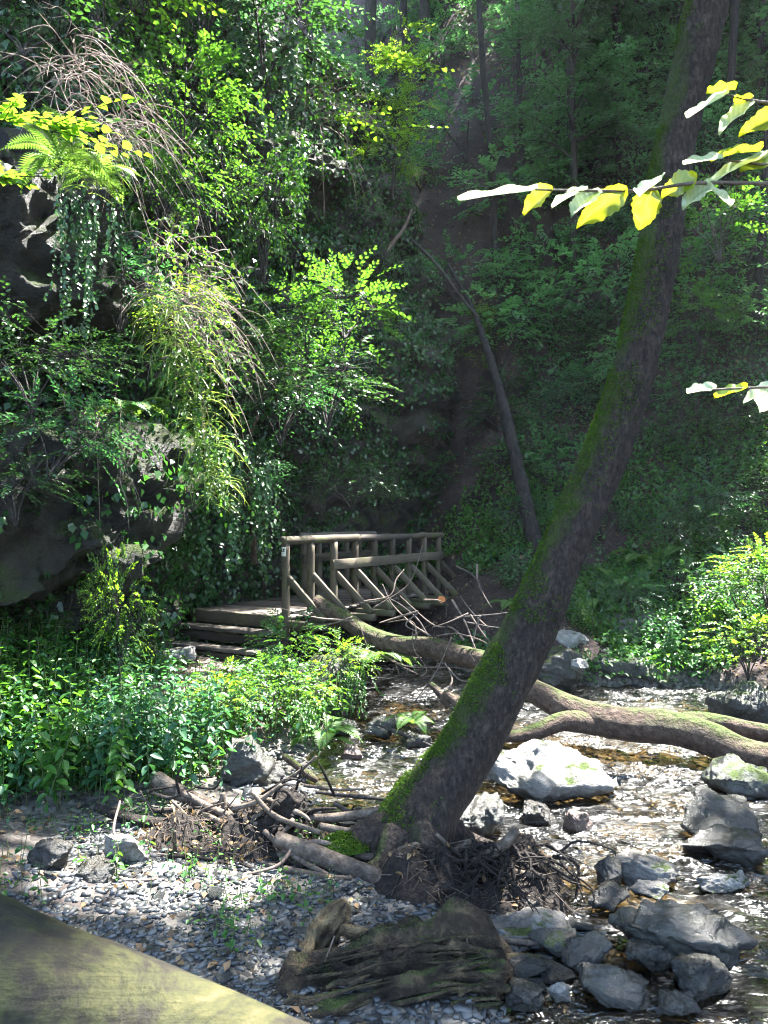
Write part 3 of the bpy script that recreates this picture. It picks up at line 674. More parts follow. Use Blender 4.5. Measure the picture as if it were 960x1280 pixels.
for k in range(2):                                                # steps down to the path
    z = DZ - .2 * (k + 1); s0 = -.06 - .3 * (k)
    board('tread', bp(s0 - .08, .02, z), bp(s0 - .08, 1.62, z), .135, .045, 'wood_deck', bridge, seed=11)
    board('tread', bp(s0 - .23, .02, z + .004), bp(s0 - .23, 1.62, z + .002), .135, .045, 'wood_deck', bridge, seed=12)
    board('riser', bp(s0 - .25, .06, z - .1), bp(s0 - .25, 1.58, z - .1), .03, .11, 'wood_dark' if k == 0 else 'wood', bridge)
for w in (.1, 1.52): board('stringer', bp(0.1, w, DZ - .3), bp(-.58, w, DZ - .62), .07, .22, 'wood_dark', bridge)
for w in (.2, 1.4): board('trestle_leg', bp(.1, w, .2), bp(.1, w, DZ - .24), .14, .14, 'wood_dark', bridge, upv=tuple(u_))
# a single orange leaf caught in the twigs
g = Geo(); p = at(552, 750, 9.7); leaves(g, p[None] - np.array([.06, 0, 0]), np.array([[1., .1, .1]]), np.array([[.1, -1, .5]]), .13, .1, fold=.1)
tag(obj('dead_leaf', g, M['orange']), 'orange dead leaf caught on twigs beside the bridge braces', 'leaf')

# ------------------------------------------------------------------ leaning tree
def pxpath(rows): return np.array([at(a, b, d) for a, b, d in rows])
tree = thing('leaning_tree', 'tall leaning dark tree trunk with green moss on its left side', 'tree', at(520, 1062, 5.2))
TR = [(506, 1088, 5.12, 64), (516, 1050, 5.16, 55), (537, 1000, 5.22, 43), (577, 950, 5.3, 37), (625, 860, 5.35, 36), (660, 794, 5.4, 33.5), (710, 677, 5.42, 28.5), (760, 560, 5.48, 27.5), (793, 460, 5.5, 26), (820, 330, 5.52, 25), (838, 215, 5.55, 24.5), (858, 117, 5.58, 25), (885, 0, 5.6, 27), (905, -120, 5.7, 24), (930, -300, 5.8, 21), (985, -520, 6.0, 17), (1060, -760, 6.4, 12), (1140, -1000, 7.0, 6)]
TP = pxpath([r[:3] for r in TR]); TRr = np.array([r[3] / FPX * r[2] for r in TR])
def local(o, g):
    g.V = [v - np.array(o.location) for v in g.V]; return g
g = Geo(); TC = tube(g, TP, TRr, 40, 260, .085, 6.0, ridge=(2.2, 1.3)); obj('trunk', local(tree, g), M['bark_moss'], tree)
# buttress roots spread from the foot
roots = [([(500, 1040, 5.1), (450, 1050, 5.05), (405, 1068, 4.95), (370, 1080, 4.9)], (.16, .1, .06, .03)), ([(525, 1050, 5.0), (545, 1085, 4.8), (600, 1110, 4.7), (660, 1128, 4.65)], (.17, .11, .07, .03)),
         ([(500, 1050, 5.0), (480, 1085, 4.85), (430, 1100, 4.8)], (.15, .09, .04)), ([(545, 1035, 5.2), (580, 1055, 5.2), (640, 1075, 5.1), (690, 1100, 4.9)], (.14, .1, .07, .03))]
for pts, r in roots:
    g = Geo(); tube(g, pxpath(pts), r, 14, 30, .2, 7, ridge=(2, 2)); obj('root', local(tree, g), M['bark_moss'], tree)
# earth and root mound washed out below the trunk
gm = Geo(); th = np.linspace(0, 2 * PI, 90, endpoint=False); rr = np.linspace(0, 1, 34)
mc = at(605, 1120, 4.75); mc[2] = 0
RR, TH = np.meshgrid(rr, th, indexing='ij'); MX = mc[0] + RR * np.cos(TH) * .72; MY = mc[1] + RR * np.sin(TH) * .42
prof = (1 - RR ** 2.2); q = np.stack([MX * 3.2, MY * 3.2, 0 * MX], -1)
MZ = height(MX, MY) * (RR ** 2) - .03 + prof * (.25 - .1 * (MX - mc[0])) + .16 * prof ** .5 * fbm(q, 4) + .05 * fbm(q * 4, 3) * prof ** .3
i = np.arange(33)[:, None] * 90; j = np.arange(90)[None]; j2 = (j + 1) % 90
gm.add(np.stack([MX, MY, MZ], -1).reshape(-1, 3), np.stack([i + j, i + j2, i + 90 + j2, i + 90 + j], -1).reshape(-1, 4))
mound_root = tag(obj('root_mound', gm, M['root']), 'dark mound of earth and washed out roots below the leaning trunk', 'root mound')
for k in range(90):
    a = rng.uniform(0, 2 * PI); c0 = mc + np.array([math.cos(a) * .5 * rng.random(), -abs(math.sin(a)) * .3 * rng.random(), .22 + .1 * rng.random()])
    dd = unit(np.array([rng.normal(.3, .8), rng.normal(-.5, .4), rng.normal(-.35, .3)])); l = rng.uniform(.12, .4)
    pts = np.array([c0, c0 + dd * l * .4 + rvec(1)[0] * .05, c0 + dd * l * .75 + rvec(1)[0] * .08 - UP * .04, c0 + dd * l - UP * .08])
    r0 = rng.uniform(.004, .013); g = Geo(); tube(g, pts, (r0, r0 * .8, r0 * .6, r0 * .25), 5, 10, .2, 20); obj('root', g, M['root'], mound_root)
def stick(px_pts, rad, label, mat='dead_wood', sides=10, namp=.12, name='driftwood_stick', cat='driftwood', group='driftwood around the tree foot'):
    P = pxpath(px_pts); P[:, 2] = np.maximum(P[:, 2] + (.05 if P[0][1] < 6 else 0), height(P[:, 0], P[:, 1]) + np.mean(rad) * .6); g = Geo(); tube(g, P, rad, sides, max(14, len(P) * 9), namp, 9, ridge=(1.8, 1.0), seed=float(rng.uniform(0, 50)))
    o = thing(name, label, cat, P[0]) if False else None
    base = P[0].copy(); g.V = [v - base for v in g.V]; o = obj(name, g, M[mat]); o.location = base
    return tag(o, label, cat, group)
S = stick
S([(570, 1100, 4.75), (600, 1085, 4.7), (628, 1068, 4.65), (645, 1048, 4.62)], (.034, .036, .034, .03), 'broken branch stub standing up from the root mound')
S([(558, 1085, 4.8), (580, 1070, 4.78), (588, 1062, 4.76)], (.035, .03, .02), 'short split stump piece beside the broken branch stub')
S([(600, 1090, 4.7), (640, 1100, 4.66), (682, 1106, 4.6)], (.028, .024, .012), 'pale split stick pointing right over the root mound')
S([(495, 1074, 4.85), (520, 1068, 4.82), (548, 1070, 4.8)], (.02, .028, .015), 'curved pale bark piece lying against the trunk foot')
S([(545, 1052, 4.85), (575, 1080, 4.75), (600, 1092, 4.7)], (.012, .014, .01), 'thin stick slanting down the root mound')
S([(195, 982, 5.9), (225, 1000, 5.8), (262, 1016, 5.7), (305, 1034, 5.55)], (.065, .06, .05, .035), 'thick grey log end at the top left of the driftwood heap')
S([(385, 1032, 5.3), (430, 1030, 5.25), (490, 1020, 5.2)], (.026, .034, .03), 'pale stick jammed against the left of the trunk foot')
S([(345, 1058, 5.0), (400, 1080, 4.9), (460, 1108, 4.75), (532, 1142, 4.55)], (.05, .065, .06, .025), 'long grey driftwood log running down to the shingle')
S([(372, 1068, 5.0), (420, 1072, 5.0), (485, 1084, 4.95)], (.03, .036, .03), 'straight stick lying above the long driftwood log')
S([(315, 1000, 5.2), (345, 1030, 5.1), (400, 1050, 5.0)], (.014, .018, .016), 'thin bowed stick across the front of the root ball')
S([(330, 1048, 5.05), (360, 1075, 4.95), (410, 1112, 4.75)], (.016, .02, .016), 'forked stick slanting to the right below the root ball')
S([(278, 1000, 5.5), (281, 1022, 5.48), (279, 1040, 5.45)], (.022, .024, .02), 'short upright stub in the driftwood heap')
S([(215, 1010, 5.5), (255, 1050, 5.3), (285, 1080, 5.15), (300, 1098, 5.05)], (.01, .016, .018, .015), 'bent pale stick leaning down the driftwood heap')
S([(120, 1018, 5.6), (170, 1042, 5.5), (215, 1060, 5.4), (262, 1072, 5.3)], (.03, .045, .045, .03), 'dark mossy log along the foot of the leafy bank', 'root')
S([(240, 1045, 5.4), (290, 1060, 5.3), (330, 1048, 5.2), (356, 1040, 5.15)], (.03, .05, .05, .04), 'dark thick log under the root ball', 'root')
S([(150, 1010, 5.5), (142, 1045, 5.3), (150, 1085, 5.15)], (.008, .01, .008), 'thin pale twig hanging down the left bank', 'twig_pale')
S([(185, 1105, 5.0), (225, 1100, 5.0), (240, 1075, 5.05)], (.006, .009, .007), 'thin pale twig lying on sunlit shingle', 'twig_pale')
S([(260, 1105, 4.95), (280, 1085, 5.0), (305, 1080, 5.0)], (.006, .008, .006), 'thin twig leaning from shingle to driftwood', 'twig_pale')
S([(128, 1165, 4.6), (165, 1163, 4.6), (205, 1162, 4.6)], (.008, .01, .006), 'thin pale twig lying flat on the shingle at left', 'twig_pale')
S([(290, 1020, 5.3), (320, 1012, 5.2), (352, 990, 5.2)], (.016, .02, .012), 'splintered stick rising behind the root ball')
S([(255, 1085, 5.1), (300, 1075, 5.1), (340, 1085, 5.05), (380, 1100, 4.9)], (.018, .022, .024, .016), 'brown stick low in the driftwood heap')
S([(310, 1120, 4.8), (350, 1090, 4.85), (370, 1060, 4.95)], (.008, .012, .01), 'thin stick crossing upward in front of the root ball', 'twig_pale')
S([(395, 990, 6.3), (440, 995, 6.2), (490, 1000, 6.0)], (.016, .018, .012), 'thin dark branch over the shallows left of the trunk', 'bark')
S([(470, 905, 7.9), (510, 920, 7.8), (545, 935, 7.7)], (.018, .022, .014), 'dark branch lying in the shallows below the bridge', 'bark')
S([(355, 945, 7.0), (385, 968, 6.8), (395, 975, 6.7)], (.03, .035, .025), 'mossy root at the edge of the left bank', 'log_moss')
S([(680, 1215, 4.0), (640, 1222, 3.95), (600, 1238, 3.85)], (.03, .035, .02), 'mossy branch lying beside the rotten log on stones', 'log_moss')
S([(600, 1180, 4.15), (660, 1190, 4.1), (720, 1182, 4.1)], (.012, .016, .01), 'dark stick lying along the pale flat slab')
for k in range(70):
    px, py = rng.uniform(170, 430), rng.uniform(985, 1110); d = np.interp(py, [1000, 1110], [5.7, 4.95]); a = rng.normal(0.4, .9); l = rng.uniform(25, 80)
    mid = (px + math.cos(a) * l * .5 + rng.normal(0, 6), py + math.sin(a) * l * .35 + rng.normal(0, 5), d - .05)
    S([(px, py, d), mid, (px + math.cos(a) * l, py + math.sin(a) * l * .7, d - .12 + rng.normal(0, .05))], np.array([1, .9, .5]) * rng.uniform(.006, .022), 'small dark stick tangled in the driftwood heap', ['dead_wood', 'root', 'root'][k % 3], 6, .12, group='small sticks in the driftwood heap')
def mound(name, label, px, py, d, rx, ry, hh, mat, cat):
    c = at(px, py, d); th = np.linspace(0, 2 * PI, 70, endpoint=False); rr = np.linspace(0, 1, 24); RR, TH = np.meshgrid(rr, th, indexing='ij'); X = RR * np.cos(TH) * rx; Y = RR * np.sin(TH) * ry; q = np.stack([X * 3.5 + px, Y * 3.5, 0 * X], -1); pf = 1 - RR ** 2
    Z = height(X + c[0], Y + c[1]) - .04 + pf * hh * (1 + .8 * fbm(q, 3)) + .05 * pf ** .3 * fbm(q * 5, 3); i = np.arange(23)[:, None] * 70; j = np.arange(70)[None]; j2 = (j + 1) % 70
    g = Geo(); g.add(np.stack([X, Y, Z], -1).reshape(-1, 3), np.stack([i + j, i + j2, i + 70 + j2, i + 70 + j], -1).reshape(-1, 4)); o = obj(name, g, M[mat]); o.location = (c[0], c[1], 0); return tag(o, label, cat)
mound('debris_mound', 'dark heap of soil and rotten leaves under the driftwood', 310, 1062, 5.3, .8, .45, .17, 'root', 'debris heap')
def debris(parent, c, rx, ry, zf, n1, n2):
    g = Geo(); a = rng.uniform(0, 2 * PI, n1); r = np.sqrt(rng.random(n1)) * .95; x, y = np.cos(a) * r * rx, np.sin(a) * r * ry; P = np.stack([x, y, zf(x, y)], -1) + UP * .01; D = rvec(n1) * np.array([1, 1, .45]) + np.array([.2, -.2, -.1]); l = rng.uniform(.04, .2, (n1, 1)); w = rng.uniform(.0015, .005, n1)
    sticks(g, P, P + unit(D) * l, w, w * .6); o = obj('fine_sticks', g, M['dead_wood'], parent); o['kind'] = 'stuff'
    g = Geo(); a = rng.uniform(0, 2 * PI, n2); r = np.sqrt(rng.random(n2)) * .98; x, y = np.cos(a) * r * rx, np.sin(a) * r * ry; P = np.stack([x, y, zf(x, y)], -1) + UP * .006; leaves(g, P, rvec(n2), UP + rvec(n2) * .7, rng.uniform(.02, .06, n2), rng.uniform(.015, .04, n2), True); o = obj('dead_leaves', g, M['litter'], parent); o['kind'] = 'stuff'
from mathutils.bvhtree import BVHTree
def top_of(o):
    bv = BVHTree.FromPolygons([v.co[:] for v in o.data.vertices], [p.vertices[:] for p in o.data.polygons])
    def f(x, y):
        out = np.zeros(len(x))
        for k_, (a_, b_) in enumerate(zip(x, y)):
            h_ = bv.ray_cast(Vector((a_, b_, 5)), Vector((0, 0, -1))); out[k_] = h_[0][2] if h_[0] else 0
        return out
    return f
dm = bpy.data.objects['debris_mound']; debris(dm, None, .75, .42, top_of(dm), 420, 420)
tm = top_of(mound_root); gs_ = lambda x, y: tm(x + mc[0], y + mc[1]); debris(mound_root, None, .66, .38, gs_, 380, 120)
for ch_ in mound_root.children:
    if ch_.name.startswith(('fine_sticks', 'dead_leaves')): ch_.location = (mc[0], mc[1], 0)
S([(205, 1040, 5.55), (250, 1052, 5.4), (310, 1072, 5.2), (372, 1092, 4.95)], (.026, .032, .03, .016), 'long straight pale stick sloping down the front of the heap', 'dead_wood')
S([(230, 1000, 5.6), (270, 1022, 5.4), (322, 1040, 5.2)], (.022, .026, .02), 'stick leaning on the dark soil heap behind the root ball')
S([(300, 1095, 5.0), (340, 1100, 4.9), (400, 1118, 4.75), (440, 1128, 4.68)], (.014, .02, .02, .01), 'thin brown stick lying in front of the long driftwood log')
S([(262, 1030, 5.35), (300, 1050, 5.15), (318, 1088, 4.98)], (.018, .02, .014), 'crooked stick hanging over the front of the heap')
S([(400, 1042, 5.1), (440, 1050, 5.05), (482, 1048, 5.0)], (.024, .03, .022), 'barkless stick tucked under the left of the trunk')
S([(165, 1030, 5.6), (205, 1044, 5.45), (250, 1040, 5.35)], (.02, .026, .02), 'dark stick at the left end of the driftwood heap', 'root')
S([(350, 1085, 4.9), (392, 1062, 4.95), (440, 1075, 4.9)], (.014, .018, .012), 'arched pale stick over the long driftwood log', 'twig_pale')
# root ball of driftwood
rb = thing('root_ball', 'gnarled brown root ball on top of the driftwood heap', 'root ball', at(352, 1022, 5.25))
me = rock_mesh('core', (.36, .3, .3), M['root'], 91, 4, 1.0, .09); o = link('core', me, rb)
for k in range(26):
    d0 = unit(rvec(1)[0] + np.array([.1, -.3, .1])); p0 = d0 * .13; side = unit(np.cross(d0, rvec(1)[0]))
    g = Geo(); r0 = rng.uniform(.008, .02); tube(g, [p0, p0 + d0 * .04 + side * .05, p0 + d0 * .05 + side * .12, p0 + d0 * .02 + side * .19 - UP * .03], (r0, r0, r0 * .7, r0 * .3), 6, 12, .25, 14); obj('root', g, M['dead_wood'] if k % 3 == 0 else M['root'], rb)

# ------------------------------------------------------------------ fallen tree across the stream
ft = thing('fallen_tree', 'fallen mossy tree lying across the stream from bridge to right edge', 'fallen tree', at(800, 910, 7.5))
FT = [(395, 752, 9.9, 9), (432, 775, 9.6, 10), (462, 795, 9.3, 12), (500, 806, 9.0, 12), (535, 808, 8.8, 13), (570, 818, 8.5, 13), (610, 830, 8.2, 14), (665, 862, 7.95, 15), (715, 888, 7.8, 19), (770, 903, 7.6, 20), (840, 911, 7.4, 20), (890, 925, 7.2, 20), (930, 943, 7.05, 19), (985, 950, 6.9, 18), (1060, 945, 6.7, 17)]
g = Geo(); tube(g, pxpath([r[:3] for r in FT]), [r[3] / FPX * r[2] for r in FT], 22, 150, .13, 4.5, ridge=(1.7, 1.0)); ftr = obj('trunk', local(ft, g), M['log_moss'], ft)
for pts, r in (([(745, 905, 7.65), (705, 902, 7.6), (670, 915, 7.5), (632, 922, 7.4)], (.12, .1, .085, .05)), ([(835, 905, 7.5), (880, 903, 7.5), (925, 910, 7.4), (985, 922, 7.3)], (.1, .1, .09, .08)), ([(562, 880, 8.1), (545, 862, 8.15), (538, 855, 8.2)], (.05, .04, .03)), ([(575, 882, 8.0), (560, 868, 8.1), (620, 905, 7.9)], (.05, .05, .04))):
    g = Geo(); tube(g, pxpath(pts), r, 12, 40, .12, 6, ridge=(1.7, 1)); obj('branch', local(ft, g), M['log_moss'], ft)
TW = [[(440, 755, 9.4), (470, 752, 9.3), (490, 750, 9.2), (520, 772, 9.0), (535, 795, 8.8)], [(478, 730, 9.2), (490, 755, 9.1), (515, 780, 8.9), (538, 795, 8.7)], [(545, 795, 8.7), (570, 792, 8.6), (600, 800, 8.4), (625, 815, 8.2)],
      [(438, 806, 9.0), (480, 820, 8.8), (510, 833, 8.6), (560, 834, 8.4), (598, 838, 8.2)], [(455, 845, 8.7), (490, 848, 8.6), (512, 836, 8.6)], [(530, 750, 9.3), (545, 750, 9.2), (552, 752, 9.2)], [(520, 800, 8.8), (518, 780, 8.8), (505, 775, 8.9), (485, 778, 9.0)],
      [(565, 750, 9.0), (580, 775, 8.8), (590, 800, 8.5), (596, 815, 8.4)], [(440, 765, 9.5), (455, 780, 9.4), (480, 795, 9.2), (520, 800, 8.9)], [(500, 745, 9.2), (540, 780, 8.9), (565, 785, 8.7), (580, 800, 8.6)], [(455, 752, 9.3), (487, 745, 9.2), (495, 725, 9.3), (505, 712, 9.4)],
      [(560, 835, 8.3), (575, 850, 8.2), (595, 852, 8.1)], [(570, 708, 9.2), (592, 720, 9.1), (605, 745, 9.0), (615, 760, 8.9)], [(596, 706, 9.2), (598, 730, 9.1), (612, 756, 9.0)], [(555, 870, 8.1), (565, 850, 8.2), (556, 828, 8.4)], [(610, 785, 8.5), (590, 765, 8.7), (575, 745, 8.9)]]
for k in range(26):
    a = np.array([rng.uniform(440, 610), rng.uniform(760, 850)]); dr = rng.normal(size=2) * np.array([22, 26]); dd = np.interp(a[0], [440, 610], [9.3, 8.2])
    TW.append([(a[0], a[1], dd), (a[0] + dr[0] + rng.normal(0, 6), a[1] + dr[1] * .7, dd - .05), (a[0] + dr[0] * 2 + rng.normal(0, 8), a[1] + dr[1] * 1.6 - 8, dd - .1)])
for k, pts in enumerate(TW):
    r = rng.uniform(.009, .015); g = Geo(); tube(g, pxpath(pts), np.linspace(r, r * .35, len(pts))[::-1 if k in (0, 1, 8, 9) else 1], 6, len(pts) * 7, .1, 9); o = obj('twig', local(ft, g), M['twig_pale'] if k % 4 else M['bark'], ftr)

# ------------------------------------------------------------------ rotten log in front
rl = thing('rotten_log', 'big decaying hollow log with mossy splintered ridges on the shingle', 'log', at(500, 1240, 3.85))
LP = pxpath([(318, 1306, 3.60), (400, 1272, 3.68), (480, 1252, 3.74), (560, 1238, 3.8), (636, 1232, 3.86)])
g = Geo(); n_, sd = 200, 90
C = spline(LP, n_); Tn = unit(np.gradient(C, axis=0)); Nn = unit(np.cross(np.cross(Tn, UP), Tn)); Bb = np.cross(Tn, Nn)
th = np.linspace(0, 2 * PI, sd, endpoint=False); s_ = np.linspace(0, 1.25, n_)
R0 = np.interp(s_ / 1.25, [0, .06, .2, .35, .6, .8, .93, 1], [.1, .2, .28, .25, .25, .28, .25, .12])
qq = np.stack([np.cos(th)[None] * 3.0 + 0 * s_[:, None], np.sin(th)[None] * 3.0 + 0 * s_[:, None], s_[:, None] * 1.1 + 0 * th[None]], -1)
rid = fbm(qq, 4); rid2 = 1 - np.abs(fbm(qq * 2.1 + 30, 3)); fine = fbm(qq * np.array([5, 5, 5.0]) + 9, 3)
RRR = R0[:, None] * (1 + .4 * rid + .7 * (rid2 - .72) + .14 * fine)
dirs = np.cos(th)[None, :, None] * Nn[:, None] + np.sin(th)[None, :, None] * Bb[:, None]
P = C[:, None] + dirs * RRR[..., None] * np.where(np.cos(th) > 0, .95, 1.0)[None, :, None]
i = np.arange(n_ - 1)[:, None] * sd; j = np.arange(sd)[None]; j2 = (j + 1) % sd
VV = np.vstack([P.reshape(-1, 3), C[0], C[-1]]); jj = np.arange(sd); jn = (jj + 1) % sd
g.add(VV, np.stack([i + j, i + j2, i + sd + j2, i + sd + j], -1).reshape(-1, 4), np.vstack([np.stack([np.full(sd, n_ * sd), jn, jj], -1), np.stack([np.full(sd, n_ * sd + 1), (n_ - 1) * sd + jj, (n_ - 1) * sd + jn], -1)]))
obj('log_body', local(rl, g), M['rotten'], rl)
g = Geo(); tube(g, pxpath([(375, 1245, 3.85), (385, 1205, 3.95), (402, 1168, 4.02), (424, 1140, 4.05), (432, 1128, 4.05)]), (.13, .1, .085, .07, .03), 40, 90, .4, 9, ridge=(3.4, .6)); obj('broken_knob', local(rl, g), M['rotten_pale'], rl)
g = Geo(); tube(g, pxpath([(425, 1160, 4.0), (470, 1172, 3.98), (500, 1190, 3.92), (540, 1192, 3.88), (575, 1225, 3.78)]), (.03, .036, .03, .028, .015), 14, 60, .4, 10, ridge=(2.4, 1.5)); obj('raised_ridge', local(rl, g), M['rotten_pale'], rl)
g = Geo(); tube(g, pxpath([(560, 1180, 4.0), (600, 1172, 4.05), (632, 1190, 4.02), (628, 1230, 3.9), (590, 1240, 3.78)]), (.03, .035, .035, .03, .02), 12, 60, .25, 10, ridge=(2, 1.5)); obj('rim', local(rl, g), M['rotten'], rl)
for k in range(60):
    t0 = rng.uniform(0.02, .75); i0 = int(t0 * n_); a = rng.uniform(-.3, 2.4); c0 = C[i0] + (math.cos(a) * Nn[i0] + math.sin(a) * -Bb[i0] * np.sign(-(Bb[i0][1]))*-1) * R0[i0] * 1.0
    l = int(rng.uniform(20, 60)); i1 = min(n_ - 1, i0 + l); c1 = c0 + (C[i1] - C[i0]); r0 = rng.uniform(.006, .02)
    g = Geo(); tube(g, [c0, c0 * .6 + c1 * .4 + rvec(1)[0] * .02, c1 + rvec(1)[0] * .02], (r0 * .6, r0, r0 * .3), 6, 16, .35, 14); obj('splinter', local(rl, g), M['rotten'], rl)
for pts in ([(392, 1235, 3.68), (405, 1205, 3.72), (418, 1170, 3.8)], [(582, 1168, 3.85), (586, 1190, 3.8), (590, 1225, 3.72)], [(578, 1180, 3.84), (580, 1195, 3.8), (568, 1222, 3.74)]):
    g = Geo(); tube(g, pxpath(pts), (.004, .005, .004), 5, 18, .1, 20); obj('dry_twig', local(rl, g), M['twig_pale'], rl)

# ------------------------------------------------------------------ log handrail the photographer leans on
hr = thing('log_handrail', 'thick algae covered log handrail close in the bottom left corner', 'handrail', (-.3, .68, .62))
g = Geo(); P0, P1 = at(-60, 1196, .78), at(330, 1372, .66); dv = unit(P1 - P0)
tube(g, [P0 - dv * 1.0, P0 - dv * .3, P0, (P0 + P1) / 2, P1, P1 + dv * .5], (.064, .065, .066, .064, .064, .062), 64, 260, .06, 12, ridge=(2.4, 1.2)); obj('rail', local(hr, g), M['rail'], hr)
for q in (P0 - dv * .75, P1 + dv * .35):
    g = Geo(); tube(g, [np.array([q[0], q[1], .5]), q], (.06, .06), 16, 20, .03, 8); obj('post', local(hr, g), M['wood_dark'], hr)

# ------------------------------------------------------------------ canopy overhead: crowns added above view to shade the ravine, cut for sun patches
LIT = [(690, 972, 6.3, .75), (750, 985, 6.2, .5), (245, 838, 9.2, .65), (230, 885, 7.2, .7), (300, 885, 7.5, .6), (200, 860, 8.0, .5), (375, 890, 7.9, .3), (205, 1085, 5.1, .38), (130, 1090, 5.0, .3), (290, 1110, 4.8, .2), (900, 925, 7.1, .5), (840, 905, 7.4, .3), (950, 940, 7.0, .4),
       (945, 760, 9.0, .7), (235, 440, 7.6, .5), (250, 520, 7.6, .5), (265, 600, 7.6, .45), (215, 390, 7.6, .4), (150, 740, 6.9, .4), (165, 800, 6.9, .3), (60, 150, 5.0, .5), (120, 155, 5.2, .35), (20, 220, 5.0, .3), (650, 243, 1.1, .16), (730, 245, 1.1, .16), (830, 245, 1.1, .2), (910, 200, 1.1, .22), (940, 140, 1.1, .2), (910, 490, 1.3, .2),
       (440, 370, 9.4, .5), (380, 360, 9.5, .3), (430, 835, 8.7, .38), (375, 790, 9.2, .2), (720, 1010, 5.9, .4), (790, 1000, 6.0, .4), (860, 985, 6.3, .4), (700, 868, 9.2, .6), (850, 870, 9.5, .7), (770, 880, 9.0, .5), (650, 1050, 5.4, .35), (560, 1010, 5.9, .3), (470, 960, 6.9, .45), (830, 1080, 5.1, .2),
       (405, 674, 10.4, .4), (470, 674, 11.4, .3), (530, 670, 13, .3), (290, 765, 10.6, .5), (370, 765, 10.6, .3), (260, 800, 10.2, .3), (90, 90, 6.9, .6), (150, 150, 7.0, .6), (235, 400, 7.8, .5), (230, 340, 8.0, .5), (890, 330, 16, .9), (930, 420, 15, .6), (700, 330, 21, .8), (540, 560, 15, .5), (240, 300, 9.5, .4), (230, 105, 10, .5), (320, 80, 11, .5),
       (520, 155, 16, .6), (430, 180, 15, .4), (560, 300, 19, .5), (480, 60, 16, .5), (640, 790, 8.6, .15), (500, 790, 9.1, .3), (620, 880, 8, .2), (680, 430, 17, .4), (790, 640, 12, .4)]
for _k in range(40):
    _p = on_water(rng.uniform(440, 980), 858 + 300 * rng.random() ** 1.5); LIT.append((480 + FPX * _p[0] / _p[1], HOR + FPX * EYE / _p[1], _p[1], rng.uniform(.2, .5) if _p[1] > 5.3 and not (_p[1] < 6.6 and _p[0] > 2.15) else .08))
for _k in range(30):
    LIT.append((rng.uniform(0, 420), rng.uniform(790, 960), rng.uniform(6.4, 7.8), rng.uniform(.12, .35)))
for _k in range(10):
    _p = on_water(rng.uniform(40, 330), rng.uniform(1065, 1150)); LIT.append((480 + FPX * _p[0] / _p[1], HOR + FPX * EYE / _p[1], _p[1], rng.uniform(.1, .28)))
_dd = np.arange(10, 40, .25)
for _k in range(60):                                              # sun flecks on the slope: where the sight line meets the ground
    _a, _b = rng.uniform(380, 980), rng.uniform(20, 640); _q = np.array([at(_a, _b, d_) for d_ in _dd]); _h = np.where(_q[:, 2] < height(_q[:, 0], _q[:, 1]) + .6)[0]
    if len(_h): LIT.append((_a, _b, _dd[_h[0]], rng.uniform(.15, .6)))
LP_ = np.array([at(a, b, d) for a, b, d, r in LIT]); LR_ = np.array([r for *_, r in LIT])
def clear_of_sun(P, slack=0.0):
    ok = np.ones(len(P), bool)
    for p, r in zip(LP_, LR_):
        q = P - p; t = q @ SUN; dd = np.linalg.norm(q - t[:, None] * SUN, axis=1); ok &= ~((dd < r + slack) & (t > .5))
    return ok
nc = 0
for ix in range(6):
    for iy in range(-3, 8):
        X = -5.5 + 3.1 * ix + rng.normal(0, .5); Y = 1.5 + 3.5 * iy + rng.normal(0, .5) + (ix % 2) * 1.2
        h0 = max(0, float(height(np.array([X]), np.array([Y]))[0])); zc = max(12.5, h0 + 8) + rng.uniform(0, 2.5)
        for _ in range(6):
            yc = Y + SUN[1] / SUN[2] * (zc - h0); zc = max(zc, 2.3 + .70 * yc + 2.6)
        c = np.array([X + SUN[0] / SUN[2] * (zc - h0), Y + SUN[1] / SUN[2] * (zc - h0), zc])
        if c[1] > 37 or (iy > 4 and ix not in (1, 2)): continue
        n = 2700; P = unit(rvec(n)) * rng.random((n, 1)) ** .4 * np.array([2.7, 2.7, 1.7]) + c
        if 3 < iy < 5: P = P[:1300]
        clump = vnoise(P * .9) + .5 * vnoise(P * 2.2); P = P[(clump > -.55)]; P = P[clear_of_sun(P, .12)]
        t = thing('added_shade_tree', 'tall tree added over the ravine, its unseen crown shaped for shade and sun gaps', 'tree', (c[0], c[1], 0), group='added canopy trees shading the ravine'); base = np.array(t.location)
        gl_ = Geo(); k = len(P); leaves(gl_, P - base, unit(rvec(k) + np.array([0, 0, -.3])), UP * 1.0 + rvec(k) * 1.1, rng.uniform(.16, .3, k), rng.uniform(.11, .2, k), False)
        obj('crown', gl_, M['leaf_canopy'], t)
        bx, by = c[0], c[1]
        if by < 19 and abs(bx) < .62 * max(by, 0) + 1.5: bx = .64 * max(by, 0) + 2.5 + rng.uniform(0, 2.5)
        for _try in range(14):                                     # stand the trunk where it leaves the sun gaps open
            b0 = ground_at(bx, by, -.2); hz = c[2] - b0[2]
            tp = np.array([b0, b0 + UP * hz * .5, b0 + UP * hz * .85 + (c - b0) * np.array([.06, .06, 0]), c])
            if clear_of_sun(spline(tp, 24), .12).sum() >= 23 - _try // 4: break
            bx += rng.uniform(.2, .9); by += rng.normal(0, .5)
        g = Geo(); tube(g, tp - base, (.2, .15, .09, .015), 9, 30, .1, 2.5)
        obj('trunk', g, M['bark'], t); t.location = base; nc += 1

